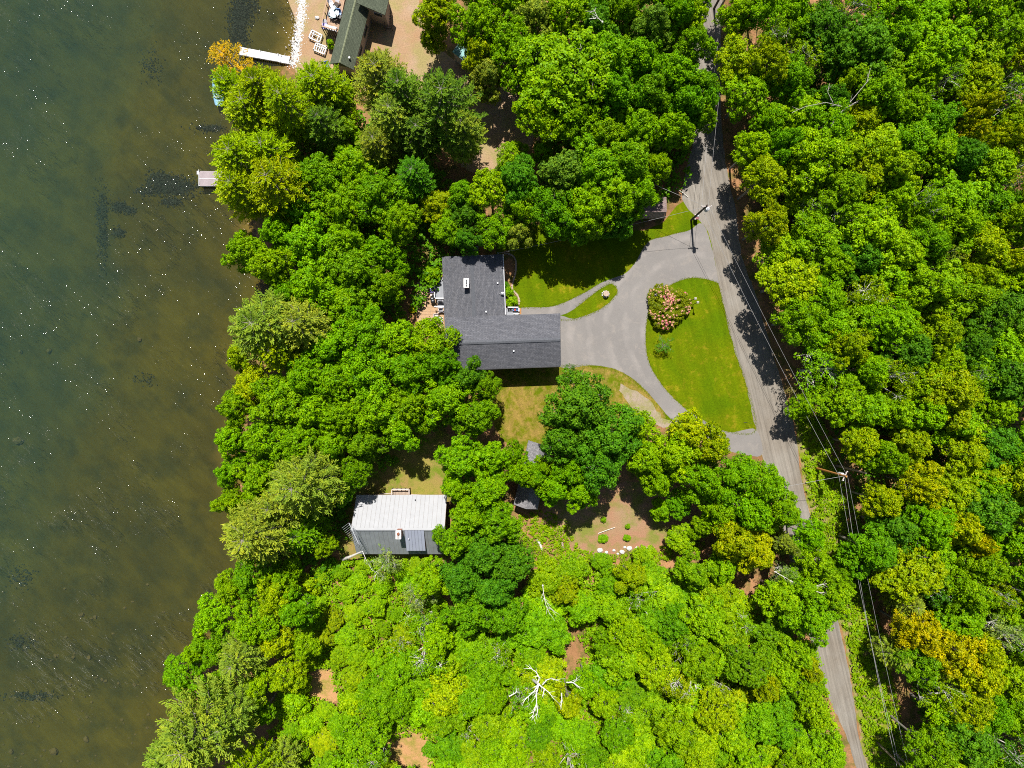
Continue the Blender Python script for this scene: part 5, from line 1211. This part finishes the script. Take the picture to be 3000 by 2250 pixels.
dead_tree('dead_tree',1540,1960,Z,'bare bone-white dead tree spreading above the bright undergrowth',[
 [(1578,2005,Z),(1572,2030,Z+.3),(1572,2060,Z+.5),(1564,2085,Z+.6),(1558,2110,Z+.5)],[(1572,2060,Z+.5),(1575,2085,Z+.4),(1571,2095,Z+.3)],
 [(1578,2005,Z),(1565,2025,Z+.2),(1548,2040,Z+.4),(1536,2052,Z+.4)],[(1578,2005,Z),(1595,2018,Z+.3),(1610,2030,Z+.4),(1620,2045,Z+.4)],[(1595,2018,Z+.3),(1590,2040,Z+.3)],
 [(1590,2005,Z),(1602,1992,Z+.4),(1613,1988,Z+.5),(1638,1995,Z+.5)],[(1576,2000,Z),(1580,1985,Z+.2),(1570,1968,Z+.1),(1551,1955,Z)],
 [(1660,1999,Z),(1680,2000,Z+.2),(1690,1988,Z+.3)],[(1680,2000,Z+.2),(1698,2014,Z+.2)],[(1645,2030,Z-.5),(1646,2050,Z-.3),(1643,2075,Z-.3)],[(1492,2040,Z-.3),(1510,2030,Z-.1),(1515,2025,Z)]])
dead_tree('dead_tree',1592,1700,8,'slim bare grey trunk among dark crowns above the white dead tree',[[(1590,1715,8),(1594,1750,8.2),(1600,1775,8.3),(1611,1800,8.3)],[(1594,1750,8.2),(1610,1780,8),(1622,1790,8)]],'birch',.1)
dead_tree('dead_tree',2300,1660,7,'long fallen grey branch hanging in the trees left of the lower road',[[(2270,1675,9),(2315,1700,9),(2355,1720,9),(2400,1735,9),(2440,1741,9)],[(2375,1725,9),(2395,1715,9.2),(2422,1710,9.2)]],'birch',.08)
dead_tree('dead_tree',1000,1640,7,'leaning pale birch stem below the lower left corner of the cabin',[[(1062,1615,5),(1075,1645,5.5),(1090,1670,6)],[(1120,1660,6),(1105,1680,5.5),(1095,1690,5)]],'birch',.08)
dead_tree('dead_tree',2020,1990,6,'twisted grey bare stems in a dark gap left of the lower road',[[(2025,1978,6.5),(2022,2005,6.5),(2020,2030,6.5)],[(2030,1978,6.5),(2035,2000,6.5),(2041,2018,6.5)],[(1978,1982,6),(1995,2008,6),(2008,2030,6)]],'birch',.07)
dead_tree('dead_tree',2560,280,9,'bare grey branching tree standing out of the upper right wood',[[(2480,315,12),(2420,300,12.3),(2360,312,12.5),(2320,330,12.4)],[(2440,300,12.2),(2425,270,12.5),(2430,245,12.6)],[(2490,300,12),(2540,240,12.5),(2550,200,12.6)],[(2480,315,12),(2450,340,12.2),(2435,370,12.2)]],'twig',.06)
dead_tree('dead_tree',1760,65,9,'bare forked limb above the crowns near the top edge',[[(1765,65,13),(1750,50,13.2),(1742,32,13.3),(1732,35,13.3)],[(1745,54,13.2),(1727,55,13.3)]],'birch',.1)
# golden half-bare pine branches over the water: a snag pine
p=P(640,150,7)
root=empty('pine_tree',(P(665,175,8).x,P(665,175,8).y,0),'half-bare golden pine reaching over the water beside the white dock','tree',rz=1.0); root.scale=(.75,.75,.75)
cr,tk=PR['snag0']; o=link(bpy.data.objects.new('crown',cr),root); o.color=(.50,.34,.01,1); link(bpy.data.objects.new('trunk',tk),root)
